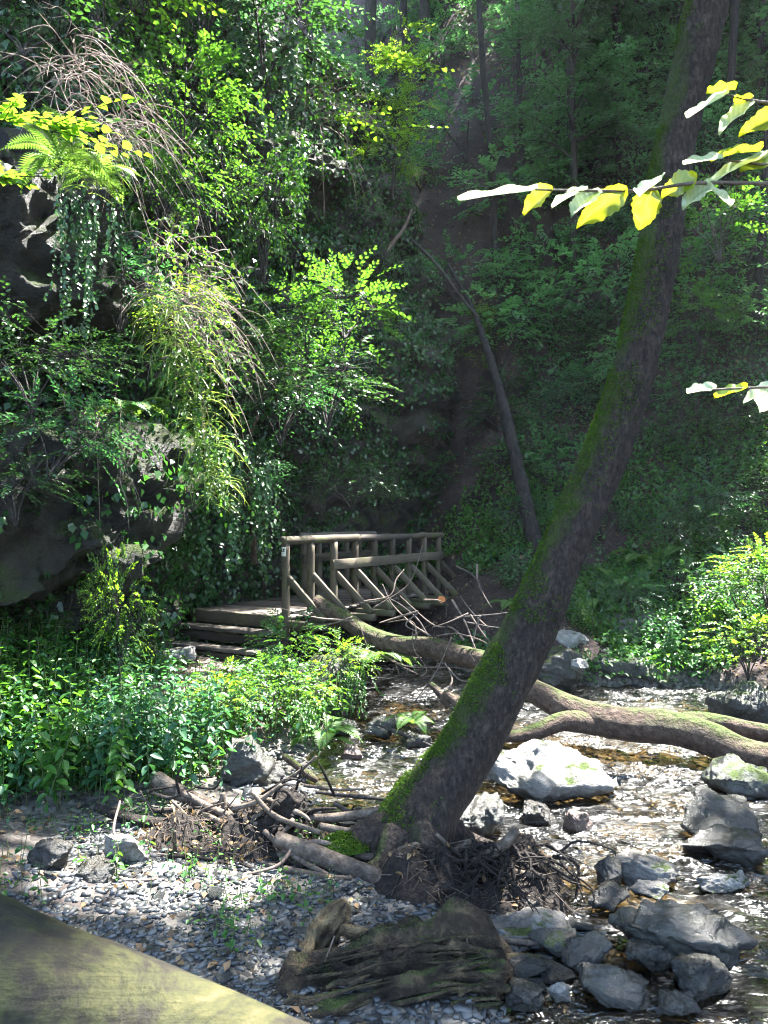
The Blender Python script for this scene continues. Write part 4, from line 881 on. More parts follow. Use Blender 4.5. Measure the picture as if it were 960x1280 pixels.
# ------------------------------------------------------------------ plant prototypes (meshes shared by all copies)
def make_shrub(name, nsp, nl, ll, lw, mat, rad=(1, 1, .9), zc=.75, droop=.3, hexa=True, flat=.75, slen=.5, low=-.5):
    gl_, gs = Geo(), Geo(); d = unit(rvec(nsp * 2)); d = d[d[:, 2] > low][:nsp]; k = len(d)
    r = rng.uniform(.3, .85, (k, 1)); P = d * r * np.array(rad) + np.array([0, 0, zc]); P[:, 2] = np.maximum(P[:, 2], .03)
    out = unit(d * np.array([1, 1, .35]) + rvec(k) * .45 + np.array([0, 0, .12]))
    sprays(gl_, P, out, slen * rng.uniform(.6, 1.2, k), nl, ll, lw, flat, droop, hexa, gs, .0035)
    nb = 7; a = rng.uniform(0, 2 * PI, nb); tips = np.stack([np.cos(a) * rad[0] * .5, np.sin(a) * rad[1] * .5, np.full(nb, zc * 1.1)], -1) * rng.uniform(.7, 1.1, (nb, 1))
    for q in tips: tube(gs, [np.zeros(3), q * np.array([.35, .35, .5]), q], (.018, .012, .006), 5, 10, .1, 6)
    near = np.argmin(((P[:, None] - tips[None]) ** 2).sum(-1), 1); sticks(gs, tips[near], P, .004, .003)
    return [('foliage', gl_.mesh(name + '_foliage', M[mat])), ('stem', gs.mesh(name + '_stem', M['bark']))]
def make_nettle(name, ns, mat, hmin=.5, hmax=.95, ll=.09, lw=.052, spread=.28):
    gl_, gs = Geo(), Geo()
    for k in range(ns):
        b = np.array([rng.normal(0, spread), rng.normal(0, spread), 0]); h = rng.uniform(hmin, hmax); lean = np.array([rng.normal(0, .14), rng.normal(0, .14), 1.0]); top = b + lean * h
        sticks(gs, [b, b + (top - b) * .5], [b + (top - b) * .5, top], .004, .0025)
        m = int(h / .065); tt = np.linspace(.18, 1.0, m); P = b + (top - b) * tt[:, None]; a = rng.uniform(0, PI) + np.arange(m) * PI / 2 + rng.normal(0, .3, m)
        for sgn in (0, PI):
            D = np.stack([np.cos(a + sgn), np.sin(a + sgn), rng.normal(-.25, .25, m) + .5 * (tt > .9)], -1); s = np.interp(tt, [.18, .45, .8, 1], [.75, 1.1, 1.0, .45]) * rng.uniform(.8, 1.15, m)
            leaves(gl_, P + unit(D) * .015, D, UP + rng.normal(size=(m, 3)) * .22, ll * s, lw * s, True, .22, .15, tint=rng.random() * .5 + rng.random(m) * .5)
    return [('foliage', gl_.mesh(name + '_foliage', M[mat])), ('stem', gs.mesh(name + '_stem', M['stem']))]
def make_hang(name, nst, length, ll, lw, mat, width=.5, depth=.15):
    gl_, gs = Geo(), Geo()
    for k in range(nst):
        b = np.array([rng.uniform(-width, width), rng.normal(0, depth) - .05, rng.uniform(-.1, .15)]); l = length * rng.uniform(.4, 1.1); m = int(l / .045) + 3
        tt = np.linspace(0, 1, m)[:, None]; sw = rng.normal(0, .12); C = b + np.array([0, 0, -1]) * l * tt + np.array([1, 0, 0]) * sw * tt ** 2 + np.array([0, -1, 0]) * .16 * np.sin(tt * 2.2)
        C = C + .02 * np.cumsum(rng.normal(size=(m, 3)) * .4, 0) * np.array([1, 1, 0])
        sticks(gs, C[:-1], C[1:], .003, .003)
        D = np.stack([rng.normal(0, .8, m), rng.normal(-.5, .5, m), rng.normal(-.45, .3, m)], -1); s = rng.uniform(.6, 1.2, m)
        leaves(gl_, C, D, np.array([0, -.75, .65]) + rng.normal(size=(m, 3)) * .35, ll * s, lw * s, True, .1, .1)
    return [('foliage', gl_.mesh(name + '_foliage', M[mat])), ('stem', gs.mesh(name + '_stem', M['bark']))]
def make_vines(name, nst, length, mat='twig_pale', r0=.006, fall=.8, leafmat_=None):
    gs = Geo(); gl_ = Geo()
    for k in range(nst):
        b = rvec(1)[0] * np.array([.4, .25, .3]); d = unit(np.array([rng.normal(.35, .7), rng.normal(-.4, .5), rng.normal(.15, .45)])); l = length * rng.uniform(.4, 1.1)
        pts = [b + d * l * t - UP * fall * l * t ** 2.0 + rvec(1)[0] * .05 * l for t in (0, .25, .5, .75, 1.0)]
        r = r0 * rng.uniform(.5, 1.3); C = tube(gs, pts, (r, r, r * .8, r * .6, r * .3), 4, 14)
        for q in range(2):
            i0 = rng.integers(4, 12); e = C[i0] + unit(d + rvec(1)[0] * .9 - UP * .4) * l * rng.uniform(.12, .3); sticks(gs, C[i0], e, r * .5, r * .25)
        if leafmat_ is not None:
            m = 6; leaves(gl_, C[rng.integers(3, 14, m)], rvec(m), UP + rvec(m) * .5, .06, .04, True)
    out = [('stem', gs.mesh(name + '_stem', M[mat]))]
    if leafmat_ is not None: out.append(('foliage', gl_.mesh(name + '_foliage', M[leafmat_])))
    return out
def make_tree(name, H, nsp, nl, ll, lw, mat, r0=.13, start=.22, reach=1.7, lean=.06):
    gl_, gs = Geo(), Geo(); k = 6; pts = np.stack([np.cumsum(rng.normal(0, lean, k)) * H * .12, np.cumsum(rng.normal(0, lean, k)) * H * .12, np.linspace(-.3, H, k)], -1); pts -= pts[0] * np.array([1, 1, 0])
    C = tube(gs, pts, np.linspace(r0, r0 * .25, k), 9, 40, .12, 2.5)
    tl = []; nb = 26
    for q in range(nb):
        t = rng.uniform(start, .98); c = C[int(t * 39)]; a = rng.uniform(0, 2 * PI); l = reach * rng.uniform(.5, 1.15) * (1.15 - .55 * t)
        e = c + np.array([math.cos(a) * l, math.sin(a) * l, l * rng.uniform(-.1, .55)]); md = (c + e) / 2 + UP * .12 * l + rvec(1)[0] * .12 * l
        B_ = tube(gs, [c, md, e], (r0 * .3, r0 * .18, r0 * .06), 5, 12, .1, 4); tl.append(B_)
    per = nsp // nb; P, D = [], []
    for B_ in tl:
        i0 = rng.integers(3, 12, per); P.append(B_[i0] + rvec(per) * .05); ax = unit(B_[-1] - B_[0]); D.append(unit(ax * .5 + rvec(per) * np.array([1.1, 1.1, .35])))
    sprays(gl_, np.concatenate(P), np.concatenate(D), .75 * rng.uniform(.5, 1.25, per * nb), nl, ll, lw, .82, .22, False, gs, .006)
    return [('crown', gl_.mesh(name + '_crown', M[mat])), ('trunk', gs.mesh(name + '_trunk', M['bark']))]
def plant(name, label, cat, pro, loc, rotz=None, scale=1.0, group=None, tilt=(0, 0)):
    t = thing(name, label, cat, loc, rng.uniform(0, 6.28) if rotz is None else rotz, group); t.scale = (scale,) * 3 if np.isscalar(scale) else scale
    t.rotation_euler = (tilt[0], tilt[1], t.rotation_euler[2])
    for nm, me in pro: link(nm, me, t)['kind'] = 'stuff' if nm in ('foliage', 'stem', 'crown') else 'thing'
    return t
# fern: arching fronds of many leaflets
def frond_mesh():
    g = Geo(); m = 22; t = np.linspace(.06, 1, m); C = np.stack([t * .75, 0 * t, .62 * t - .72 * t ** 2.2], -1); T = unit(np.gradient(C, axis=0)); sticks(g, C[:-1], C[1:], .004, .003, .3)
    w = .17 * np.sin(np.clip(t * 1.08, 0, 1) * PI) ** .7 + .015
    for sgn in (1, -1):
        D = T * .35 + np.array([0, sgn, -.12]); leaves(g, C, D, np.cross(T, np.array([0, 1., 0])) * -1 + UP * .4, w, .034, False, .15, .05, tint=rng.random(m))
        D2 = T * .55 + np.array([0, sgn, -.1]); leaves(g, C + T * .012, D2, UP + rng.normal(size=(m, 3)) * .1, w * .8, .022, False, .2, .05, tint=rng.random(m))
    return g.mesh('frond', M['fern'])
FR = frond_mesh()
def fern(label, loc, scale=1.0, n=9, group=None, arc=2 * PI, a0=0.0):
    t = thing('fern', label, 'fern', loc, rng.uniform(0, 6.28) if arc > 6 else 0, group); t.scale = (scale,) * 3
    for k in range(n):
        o = link('frond', FR, t); o.rotation_euler = (rng.normal(0, .12), rng.normal(-.1, .2), a0 + arc * k / n + rng.normal(0, .15)); s = rng.uniform(.75, 1.15); o.scale = (s, s, s)
    return t
SH = [make_shrub('hazel', 95, 9, .1, .062, 'leaf'), make_shrub('hornbeam', 110, 10, .085, .05, 'leaf_dark', slen=.6), make_shrub('sallow', 100, 10, .1, .045, 'leaf_blue', slen=.55, droop=.4), make_shrub('sycamore', 70, 8, .13, .1, 'leaf_bright', slen=.55), make_shrub('bramble', 110, 8, .075, .055, 'leaf_dark', rad=(1.1, 1.1, .6), zc=.45, slen=.45)]
SHF = [make_shrub('far_hazel', 95, 9, .12, .075, 'leaf_far'), make_shrub('far_hornbeam', 100, 9, .11, .065, 'leaf_far_dark', slen=.6), make_shrub('far_bramble', 100, 8, .1, .07, 'leaf_far_dark', rad=(1.1, 1.1, .6), zc=.45, slen=.45)]
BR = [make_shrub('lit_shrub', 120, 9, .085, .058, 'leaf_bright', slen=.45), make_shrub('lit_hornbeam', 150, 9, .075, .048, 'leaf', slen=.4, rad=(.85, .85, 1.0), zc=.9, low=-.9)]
NE = [make_nettle('nettle_a', 17, 'leaf_blue'), make_nettle('nettle_b', 15, 'leaf'), make_nettle('nettle_c', 18, 'leaf_blue', .35, .7), make_nettle('nettle_d', 13, 'leaf', .45, .85, .105, .06)]
HB = [make_nettle('herb_a', 9, 'leaf', .12, .32, .06, .04, .16), make_nettle('herb_b', 8, 'leaf_blue', .1, .26, .05, .036, .15)]
HG = [make_hang('ivy_a', 26, 1.2, .075, .06, 'ivy'), make_hang('ivy_b', 22, .9, .07, .055, 'leaf'), make_hang('ivy_c', 24, 1.4, .08, .06, 'leaf_dark')]
M['vine_pale'] = barkmat('vine_pale', (.09, .066, .055), (.21, .16, .135), (.36, .29, .25), 0, bd=.004)
def make_grass(name, n, length):
    g = Geo()
    for k in range(n):
        b = rvec(1)[0] * np.array([.3, .14, .3]); a = rng.uniform(-1.3, 1.5); l = length * rng.uniform(.5, 1.15); d = np.array([math.sin(a), -abs(math.cos(a)) * .8, .35]); t = np.linspace(0, 1, 6)[:, None]
        C = b + d * l * .9 * t - UP * l * .9 * t ** 2 + rvec(1)[0] * .12 * t ** 2; w = np.array([.8, 1, .95, .75, .45, .05])[:, None] * rng.uniform(.005, .011); S = unit(np.cross(np.gradient(C, axis=0), UP + rvec(1)[0] * .5)); V = np.stack([C - S * w, C + S * w], 1).reshape(-1, 3); i = np.arange(5)[:, None] * 2
        g.add(V, np.concatenate([i, i + 1, i + 3, i + 2], 1), None, rng.random())
    return [('foliage', g.mesh(name + '_foliage', M['leaf_grass']))]
M['leaf_grass'] = leafmat('leaf_grass', [(.05, .11, .02), (.1, .17, .03), (.2, .23, .08)], (.4, .55, .08), .45, .4)
GR = make_grass('grass', 110, .36)
VI = [make_vines('vine_a', 70, 1.1, 'vine_pale'), make_vines('vine_b', 52, .8, 'vine_pale', leafmat_='leaf')]
TRE = [make_tree('ash', 10, 470, 9, .19, .1, 'leaf_far'), make_tree('hornbeam_tree', 9, 520, 9, .17, .1, 'leaf_far_dark', .11), make_tree('sycamore_tree', 8, 420, 9, .2, .13, 'leaf_far', .1, .15), make_tree('young_beech', 6.5, 380, 10, .12, .075, 'leaf_bright', .07, .1, 1.4)]

# ------------------------------------------------------------------ ground cover and ivy (uncountable)
def cover(geo, n, box, size, zlo, zhi, thr, freq=.8, lift=.05, hexa=False, upn=.6, keep=None):
    x = rng.uniform(box[0], box[1], n); y = rng.uniform(box[2], box[3], n); h = height(x, y); nz = vnoise(np.stack([x * freq, y * freq, 0 * x + 3], -1)) + .4 * vnoise(np.stack([x, y, 0 * x], -1) * freq * 3)
    m = (h > zlo) & (h < zhi) & (nz > thr) & (np.abs(x) < .56 * y + .6)
    if keep is not None: m &= keep(x, y)
    x, y, h = x[m], y[m], h[m]; k = len(x); e = .1; sl_ = unit(np.stack([-(height(x + e, y) - h) / e, -(height(x, y + e) - h) / e, np.ones(k)], -1))
    P = np.stack([x, y, h], -1) + sl_ * (rng.random((k, 1)) ** 1.5 * lift * 2); s = size * rng.uniform(.6, 1.3, k)
    D = rvec(k) + np.array([0, -.35, -.1]); leaves(geo, P, D, sl_ * .6 + UP * upn + rvec(k) * .35, s, s * .68, hexa)
g = Geo(); bare = lambda x, y: (np.abs((480 + 960 * x / y) - 515 + 70 * vnoise(np.stack([x * .6, y * .6, 0 * x], -1))) > 135) | (y < 13.8) | (rng.random(len(x)) < .05)
cover(g, 60000, (-3, 9, 10.3, 18), .085, .1, 7, -.35, lift=.1, keep=bare); cover(g, 50000, (-4, 16, 16, 34), .16, .3, 40, -.1, lift=.15, keep=bare)
tag(obj('hillside_ground_cover', g, M['leaf_far_dark']), 'dark ivy and small herbs covering the hillside', 'ground cover', kind='stuff')
g = Geo(); cover(g, 40000, (-1.5, 8, 10.4, 15), .075, .1, 4, -.2, lift=.12, hexa=True)
tag(obj('bank_herbs', g, M['leaf']), 'low green herbs on the far bank', 'herbs', kind='stuff')
g = Geo(); cover(g, 26000, (-4.2, -.5, 5.2, 9.6), .07, .16, 1.4, -.4, lift=.07, hexa=True, keep=lambda x, y: (np.abs(x - np.interp(y, pc[::-1, 1], pc[::-1, 0])) > .42) | (y < 6.6))
tag(obj('bank_ground_cover', g, M['leaf']), 'low green leaves covering the left bank', 'ground cover', kind='stuff')
g = Geo(); cover(g, 9000, (-4, 6, 3.2, 14), .05, .03, 2, -1.0, lift=.012); cover(g, 16000, (-3, 12, 13, 30), .09, .5, 30, -1.0, lift=.02)
tag(obj('leaf_litter', g, M['litter']), 'brown fallen leaves scattered over the soil', 'leaf litter', kind='stuff')
# ivy and mosses over the cliff face
nzv, nuu = CL.shape[:2]; iz = rng.integers(2, nzv - 2, 95000); iu = rng.integers(60, nuu - 2, 95000)
P = CL[iz, iu]; du = unit(CL[iz, np.minimum(iu + 1, nuu - 1)] - P); dz_ = unit(CL[np.minimum(iz + 1, nzv - 1), iu] - P); nn = unit(np.cross(du, dz_))
msk = vnoise(P * .9 + 2) + .5 * vnoise(P * 2.7); inslab = (slab[iz, iu] > .5) & (nn[:, 2] < .55); incol = (col[iz, iu] > .5)
ok = np.where(inslab, msk > 1.0, np.where(incol, msk > .45, msk > -.5)) & ~((P[:, 2] < 1.6) & (us[iu] < s_end) & (msk < .5))
P, nn = P[ok], nn[ok]; k = len(P); P = P + nn * (rng.random((k, 1)) ** 2 * .22)
g = Geo(); s = rng.uniform(.05, .11, k); leaves(g, P, rvec(k) * .7 + np.array([0, -.1, -.6]), nn + UP * .45 + rvec(k) * .4, s, s * .75, False)
tag(obj('cliff_ivy', g, M['ivy']), 'ivy and small leaves growing over the cliff', 'ivy', kind='stuff')

# ------------------------------------------------------------------ plants in their places
def scat(n, box, pros, name, label, cat, group, smin, smax, cond, minsep=.3, dz=-.05, tries=6000):
    pts = []; xx = rng.uniform(box[0], box[1], tries); yy = rng.uniform(box[2], box[3], tries); hh = height(xx, yy)
    for x, y, h in zip(xx, yy, hh):
        if len(pts) >= n: break
        if any((x - a) ** 2 + (y - b) ** 2 < minsep ** 2 for a, b in pts): continue
        p = np.array([x, y, h + dz])
        if not cond(p): continue
        pts.append((x, y)); plant(name, label, cat, pros[rng.integers(len(pros))], p, None, rng.uniform(smin, smax), group) if isinstance(label, str) else plant(name, label(p), cat, pros[rng.integers(len(pros))], p, None, rng.uniform(smin, smax), group)
def gap_free(p, H=9.0, slack=1.4):
    Q = p + np.outer(np.linspace(.25, 1, 7) * H, UP)
    for q, r in zip(LP_, LR_):
        if q[1] > 12.5 or q[1] < 2: continue
        w = Q - q; t = w @ SUN
        if ((np.linalg.norm(w - t[:, None] * SUN, axis=1) < r + slack) & (t > .5)).any(): return False
    return True
def ppx(p): return 480 + FPX * p[0] / p[1], HOR - FPX * (p[2] - EYE) / p[1]
def in_frame(p, m=60): a, b = ppx(p); return -m < a < 960 + m and b > -m
offpath = lambda p: abs(p[0] - np.interp(p[1], pc[::-1, 1], pc[::-1, 0])) > .45 or p[1] < 6.4
def where(p):
    a, b = ppx(p); hz_ = 'high' if b < 250 else 'halfway up' if b < 470 else 'low'
    return hz_ + (' behind the cliff' if a < 400 else ' on the bare dark slope' if a < 640 else ' between bare slope and leaning trunk' if a < 800 else ' right of the leaning trunk')
def bank(p):
    a, b = ppx(p); return ('at the left edge of the bank' if a < 50 else 'below the rock overhang' if a < 120 else 'beside the sunny path side') + (', front row' if p[1] < 6.5 else ', middle row' if p[1] < 7.2 else ', back row')
cs_ok = lambda p: cliff_side(np.array([p[0]]), np.array([p[1]]))[0] < -.2
scat(95, (-4.4, -.75, 5.35, 8.5), NE, 'nettle', lambda p: 'green nettle stand ' + bank(p), 'plant', 'nettles on the left bank', .8, 1.15, lambda p: (.1 < p[2] < 1.3) and in_frame(p, 150) and offpath(p) and cs_ok(p) and ((ppx(p)[0] < 90 and p[1] > 5.7) or (p[1] > 6.25 and ppx(p)[0] < 160) or (6.25 < p[1] < 6.8 and ppx(p)[0] < 210)), .2)
scat(85, (-2.6, -.5, 6.3, 8.9), HB, 'bank_herb', 'low leafy herb at the sunny edge of the left bank', 'plant', 'low herbs at the edge of the left bank', 1.0, 1.5, lambda p: .12 < p[2] < .8 and 190 < ppx(p)[0] < 430 and offpath(p), .15)
scat(26, (-3, 1.2, 3.9, 6.2), HB, 'small_herb', lambda p: 'small green weed on stones ' + ('near the left edge' if ppx(p)[0] < 140 else 'in front of the driftwood heap' if ppx(p)[0] < 300 else 'near the long driftwood log') + (' close to the rail' if p[1] < 4.7 else ' below the leafy bank'), 'plant', 'weeds on the stony shore', .45, .85, lambda p: .04 < p[2] < .5 and in_frame(p) and ppx(p)[0] < 420, .2, -.02)
scat(40, (1.0, 7, 10.4, 14.5), NE[:3] + HB, 'bank_plant', lambda p: 'green leafy herb on the far bank ' + ('close beside the leaning trunk' if ppx(p)[0] < 740 else 'above the grey bedrock block' if ppx(p)[0] < 880 else 'near the right edge') + (' by the water' if p[1] < 12 else ' higher up'), 'plant', 'herbs on the far bank', .5, .9, lambda p: p[2] > .35 and in_frame(p), .35)
scat(150, (-3, 12, 14.5, 31), SHF, 'hillside_shrub', lambda p: 'shrub ' + where(p) + ' of the hillside', 'shrub', 'shrubs on the hillside', .7, 1.5, lambda p: in_frame(p, 30) and (ppx(p)[0] > 680 or ppx(p)[0] < 370 or rng.random() < .02), .9)
scat(30, (-1, 9, 12.3, 17), SH[1:3] + [SH[4]], 'bramble', lambda p: 'low bramble bush ' + ('behind the bridge' if ppx(p)[0] < 560 else 'behind the leaning trunk' if ppx(p)[0] < 740 else 'above the far bank herbs') + (', close to the foot of the hill' if p[1] < 14.5 else ', a little up the hill'), 'shrub', 'brambles at the hill foot', .45, .8, lambda p: in_frame(p), .6)
scat(64, (1.5, 17, 15.5, 34), TRE[:3], 'hillside_tree', lambda p: 'slender leafy tree rooted ' + where(p), 'tree', 'trees on the wooded slope', .8, 1.25, lambda p: in_frame(p, 40) and ppx(p)[0] > 610 + 1700 / p[1] and gap_free(p, slack=.9), 1.1, -.2)
scat(10, (-6, 0, 15, 26), TRE[:3], 'hillside_tree', 'leafy tree on the slope behind the cliff', 'tree', 'trees behind the cliff', .7, 1.1, lambda p: in_frame(p, 60) and ppx(p)[0] < 290 and gap_free(p), 1.3, -.2)
for px, py, d, s in ((770, 668, 12.6, 1.0), (740, 690, 12.3, .8), (810, 672, 12.9, .9), (640, 760, 11.8, .6), (860, 690, 12.4, .8)):
    fern('green fern on the far bank at %s' % {770: 'the centre of the fern clump', 740: 'the left of the clump beside the trunk', 810: 'the right of the fern clump', 640: 'the foot of the slope by the bridge', 860: 'the far right above the bedrock block'}[px], ground_at(at(px, py, d)[0], d, 0), s)
fern('bright fern hanging over the water below the left bush', at(410, 925, 7.7), .62, 7)
fern('fern arching from the bank beside the bridge braces', at(470, 830, 9.0), .7, 8)
fern('small fern on the shallows edge behind the trunk', at(515, 905, 7.9), .45, 6)
fern('pale fern drooping over the dark rock buttress', at(75, 200, 6.0), .6, 9)
fern('fern tuft below the yellow leaved branch at upper left', at(125, 225, 6.6), .6, 8)
fern('fern at the foot of the dark overhang', at(60, 955, 6.3), .5, 7)
fern('fern growing on the ledge above the overhang', at(160, 520, 7.4), .6, 8)
# cliff shrubs and hangings
def PL(pro, px, py, d, s, label, name='cliff_shrub', cat='shrub', rotz=None, tilt=(0, 0)): return plant(name, label, cat, pro, at(px, py, d), rotz, s, None, tilt)
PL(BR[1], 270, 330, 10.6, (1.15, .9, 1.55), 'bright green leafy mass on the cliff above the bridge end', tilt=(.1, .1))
PL(BR[1], 330, 360, 10.9, (.8, .8, 1.5), 'green leafy column right of the bright mass on the cliff')
PL(SH[0], 230, 190, 9.6, .9, 'leafy shrub high on the cliff left of the bright mass')
PL(SH[1], 330, 110, 12, 1.5, 'dark shrub near the top of the cliff')
PL(SH[2], 250, 60, 12, 1.5, 'bluish shrub at the top edge above the cliff')
PL(SHF[1], 365, 40, 14, 1.3, 'dark shrub filling the top of the cliff edge'); PL(SHF[0], 330, 10, 15, 1.4, 'leafy shrub on the skyline above the cliff')
PL(SH[3], 180, 20, 9, .8, 'bright sycamore shrub at the very top left')
PL(SH[0], 130, 60, 8.6, .9, 'mid green shrub at top left above the dead vines')
PL(SH[4], 30, 70, 7.5, .9, 'dark bramble at the upper left corner')
PL(SH[1], 60, 20, 9.5, 1.3, 'shaded shrub behind the upper left corner')
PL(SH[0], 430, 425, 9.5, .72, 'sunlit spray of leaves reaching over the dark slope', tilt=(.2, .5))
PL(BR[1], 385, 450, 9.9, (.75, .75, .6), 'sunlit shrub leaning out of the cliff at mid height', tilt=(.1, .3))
PL(SH[1], 410, 540, 10.6, 1.0, 'dark leafy shrub below the sunlit spray')
PL(SH[2], 350, 560, 10.6, .9, 'bluish shaded shrub on the cliff above the bridge')
PL(SH[4], 440, 640, 12.6, .9, 'dark bush behind the bridge handrail')
PL(SH[2], 300, 640, 11.4, .8, 'shaded leafy bush left of the bridge post')
PL(SH[1], 40, 520, 6.6, .65, 'leafy shrub with glinting leaves on the left edge')
PL(SH[2], 60, 600, 6.5, .6, 'drooping shrub with glinting leaves over the overhang', tilt=(.2, .3))
PL(SH[1], 20, 660, 6.3, .5, 'low shrub with glinting leaves at the left edge')
PL(SH[2], 150, 420, 7.9, .62, 'bluish leafy bush on the ledge above the overhang')
PL(SH[4], 110, 480, 7.4, .5, 'dark bush in the recess above the overhang')
PL(SH[0], 200, 290, 8.8, .7, 'green shrub right of the rock buttress')
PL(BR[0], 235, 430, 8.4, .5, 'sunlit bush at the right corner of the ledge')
PL(HG[1], 232, 445, 7.8, (.7, .9, .8), 'sunlit fringe of leaves hanging from the ledge corner', 'hanging_fringe', 'creeper', .1)
PL(HG[1], 262, 545, 7.8, (.6, .9, .8), 'lower sunlit fringe of leaves hanging beside the overhang', 'hanging_fringe', 'creeper', .2)
PL(HG[0], 290, 590, 9.2, (.8, .9, .95), 'green ivy curtain hanging beside the bridge steps', 'ivy_curtain', 'creeper', .3)
PL(HG[2], 315, 560, 11.0, (.8, 1, 1.2), 'dark ivy curtain behind the first bridge post', 'ivy_curtain', 'creeper', .3)
PL(SH[4], 290, 470, 9.9, (.9, .9, 1.1), 'dark leafy bush below the bright leafy mass'); PL(SH[1], 320, 520, 10.2, .8, 'shaded hornbeam bush above the ivy curtain')
PL(HG[2], 215, 610, 9.0, (.5, 1, .6), 'shaded ivy hanging in the hollow behind the overhang', 'ivy_curtain', 'creeper', .2)
PL(HG[2], 345, 40, 12, (1.4, 1, 1.5), 'dark trailing creeper at the top of the cliff', 'ivy_curtain', 'creeper', .2)
PL(HG[0], 110, 250, 6.9, (.5, .6, .9), 'mossy trailing growth at the right of the buttress', 'ivy_curtain', 'creeper', .5)
for _px, _py, _s, _l in ((205, 395, .8, 'pale grass tuft on top of the ledge corner'), (228, 440, .9, 'sunlit grass spilling over the ledge corner'), (245, 495, .9, 'sunlit grass fringe halfway down the cliff edge'), (258, 550, .85, 'sunlit grass fringe beside the overhang'), (268, 600, .7, 'lowest sunlit grass tuft beside the overhang'), (110, 200, .7, 'pale grass drooping over the rock buttress')):
    PL(GR, _px, _py, 7.6 if _px > 150 else 6.2, _s, _l, 'grass_tuft', 'grass', rng.normal(0, .25))
PL(VI[0], 90, 85, 6.9, .75, 'pale tangle of dead vines at the upper left', 'dead_vines', 'vines', 0)
PL(VI[0], 150, 160, 7.0, .7, 'pale dead vines drooping beside the yellow leaved branch', 'dead_vines', 'vines', .5)
PL(VI[1], 215, 320, 8.0, .9, 'reddish dead twigs on the cliff below the bright shrub', 'dead_vines', 'vines', 0)
PL(VI[0], 225, 375, 7.8, .75, 'bleached tangle of dead twigs above the ledge corner', 'dead_vines', 'vines', .3)
PL(VI[1], 250, 430, 7.8, .7, 'sunlit dead twigs hanging by the ledge corner', 'dead_vines', 'vines', .2)
PL(VI[1], 120, 530, 7.2, .6, 'dry brown rootlets hanging over the dark slab', 'dead_vines', 'vines', .2)
PL(VI[1], 400, 130, 13, 1.2, 'bare branch tangle hanging at the left of the dark slope', 'dead_vines', 'vines', 0)
PL(BR[0], 150, 850, 6.9, (.3, .3, .75), 'bright yellow green leafy clump against the dark overhang', 'sunlit_clump', 'plant')
PL(BR[0], 125, 790, 7.0, (.16, .16, .5), 'thin yellow green sprig climbing the dark overhang', 'sunlit_clump', 'plant')
# bush between steps and water
PL(SH[0], 365, 850, 8.7, .48, 'green bush beside the bridge steps', 'bank_bush'); PL(BR[0], 425, 862, 8.6, .42, 'sunlit yellow green bush overhanging the water', 'bank_bush')
PL(SH[3], 385, 905, 7.9, .36, 'bright bush drooping toward the shallows', 'bank_bush'); PL(SH[0], 340, 905, 7.6, .45, 'leafy bush on the bank above the dark boulder', 'bank_bush'); PL(BR[0], 280, 915, 7.2, .42, 'sunlit bush at the edge of the left bank', 'bank_bush')
PL(HG[1], 440, 840, 8.5, (.4, .6, .5), 'yellow green fringe hanging over the bank edge', 'hanging_fringe', 'creeper', .2); PL(HG[1], 380, 880, 7.8, (.4, .6, .55), 'leafy fringe hanging beside the dark boulder', 'hanging_fringe', 'creeper', .2)
PL(BR[0], 935, 850, 8.9, .55, 'sunlit pale leafed bush at the right edge by the stream', 'bank_bush'); PL(SH[0], 965, 800, 9.3, .7, 'taller sunlit bush at the right edge of the far bank', 'bank_bush'); PL(SH[2], 925, 770, 10.2, .55, 'bluish green bush behind the sunlit right bush', 'bank_bush'); PL(BR[0], 960, 760, 9.6, .6, 'upper sunlit bush at the right edge', 'bank_bush')
PL(SH[1], 870, 760, 11.6, .5, 'dark bush over the bedrock block', 'bank_bush'); PL(SH[2], 790, 770, 11.6, .45, 'leafy bush trailing over the grey bedrock', 'bank_bush'); PL(SH[0], 900, 330, 13.5, 1.0, 'bright green tree branch right of the leaning trunk', 'leafy_branch', 'branch', tilt=(0, -.3))
PL(SH[0], 880, 440, 14, .8, 'green shrub hanging right of the leaning trunk', 'hillside_bush')
PL(TRE[3], 490, 240, 15, .5, 'small sunlit sapling in front of the dark slope', 'sapling', 'tree'); PL(TRE[3], 600, 470, 16, .26, 'thin leafy sapling on the bare slope', 'sapling', 'tree')
for nm, px, py, d, r in (('yellow lit maple spray at the left edge, upper', 0, 150, 4.9, .5), ('yellow lit maple spray reaching right at upper left', 60, 160, 5.0, .55), ('yellow lit maple spray at the left edge, lower', -10, 225, 4.8, .35), ('yellow lit leafy twig in front of the dark slope top', 470, 165, 14, 1.3), ('green leafy twig hanging left of the dark slope', 420, 150, 12, 1.0), ('leafy twig at the top centre of the photo', 480, 75, 14, 1.3)):
    t = thing('leafy_twig', nm, 'branch', at(px, py, d)); gl_, gs = Geo(), Geo(); k = 6
    sprays(gl_, np.zeros((k, 3)) + rvec(k) * .05 * r, np.stack([rng.uniform(.5, 1, k), rng.normal(0, .4, k), rng.normal(.08, .12, k)], -1), r * rng.uniform(.6, 1.1, k), 9, .1 * r ** .35 * 1.1, .09 * r ** .35 * 1.1, .85, .12, True, gs, .004)
    tag(obj('foliage', gl_, M['leaf_bright'], t), kind='stuff'); tag(obj('stem', gs, M['bark'], t), kind='stuff')

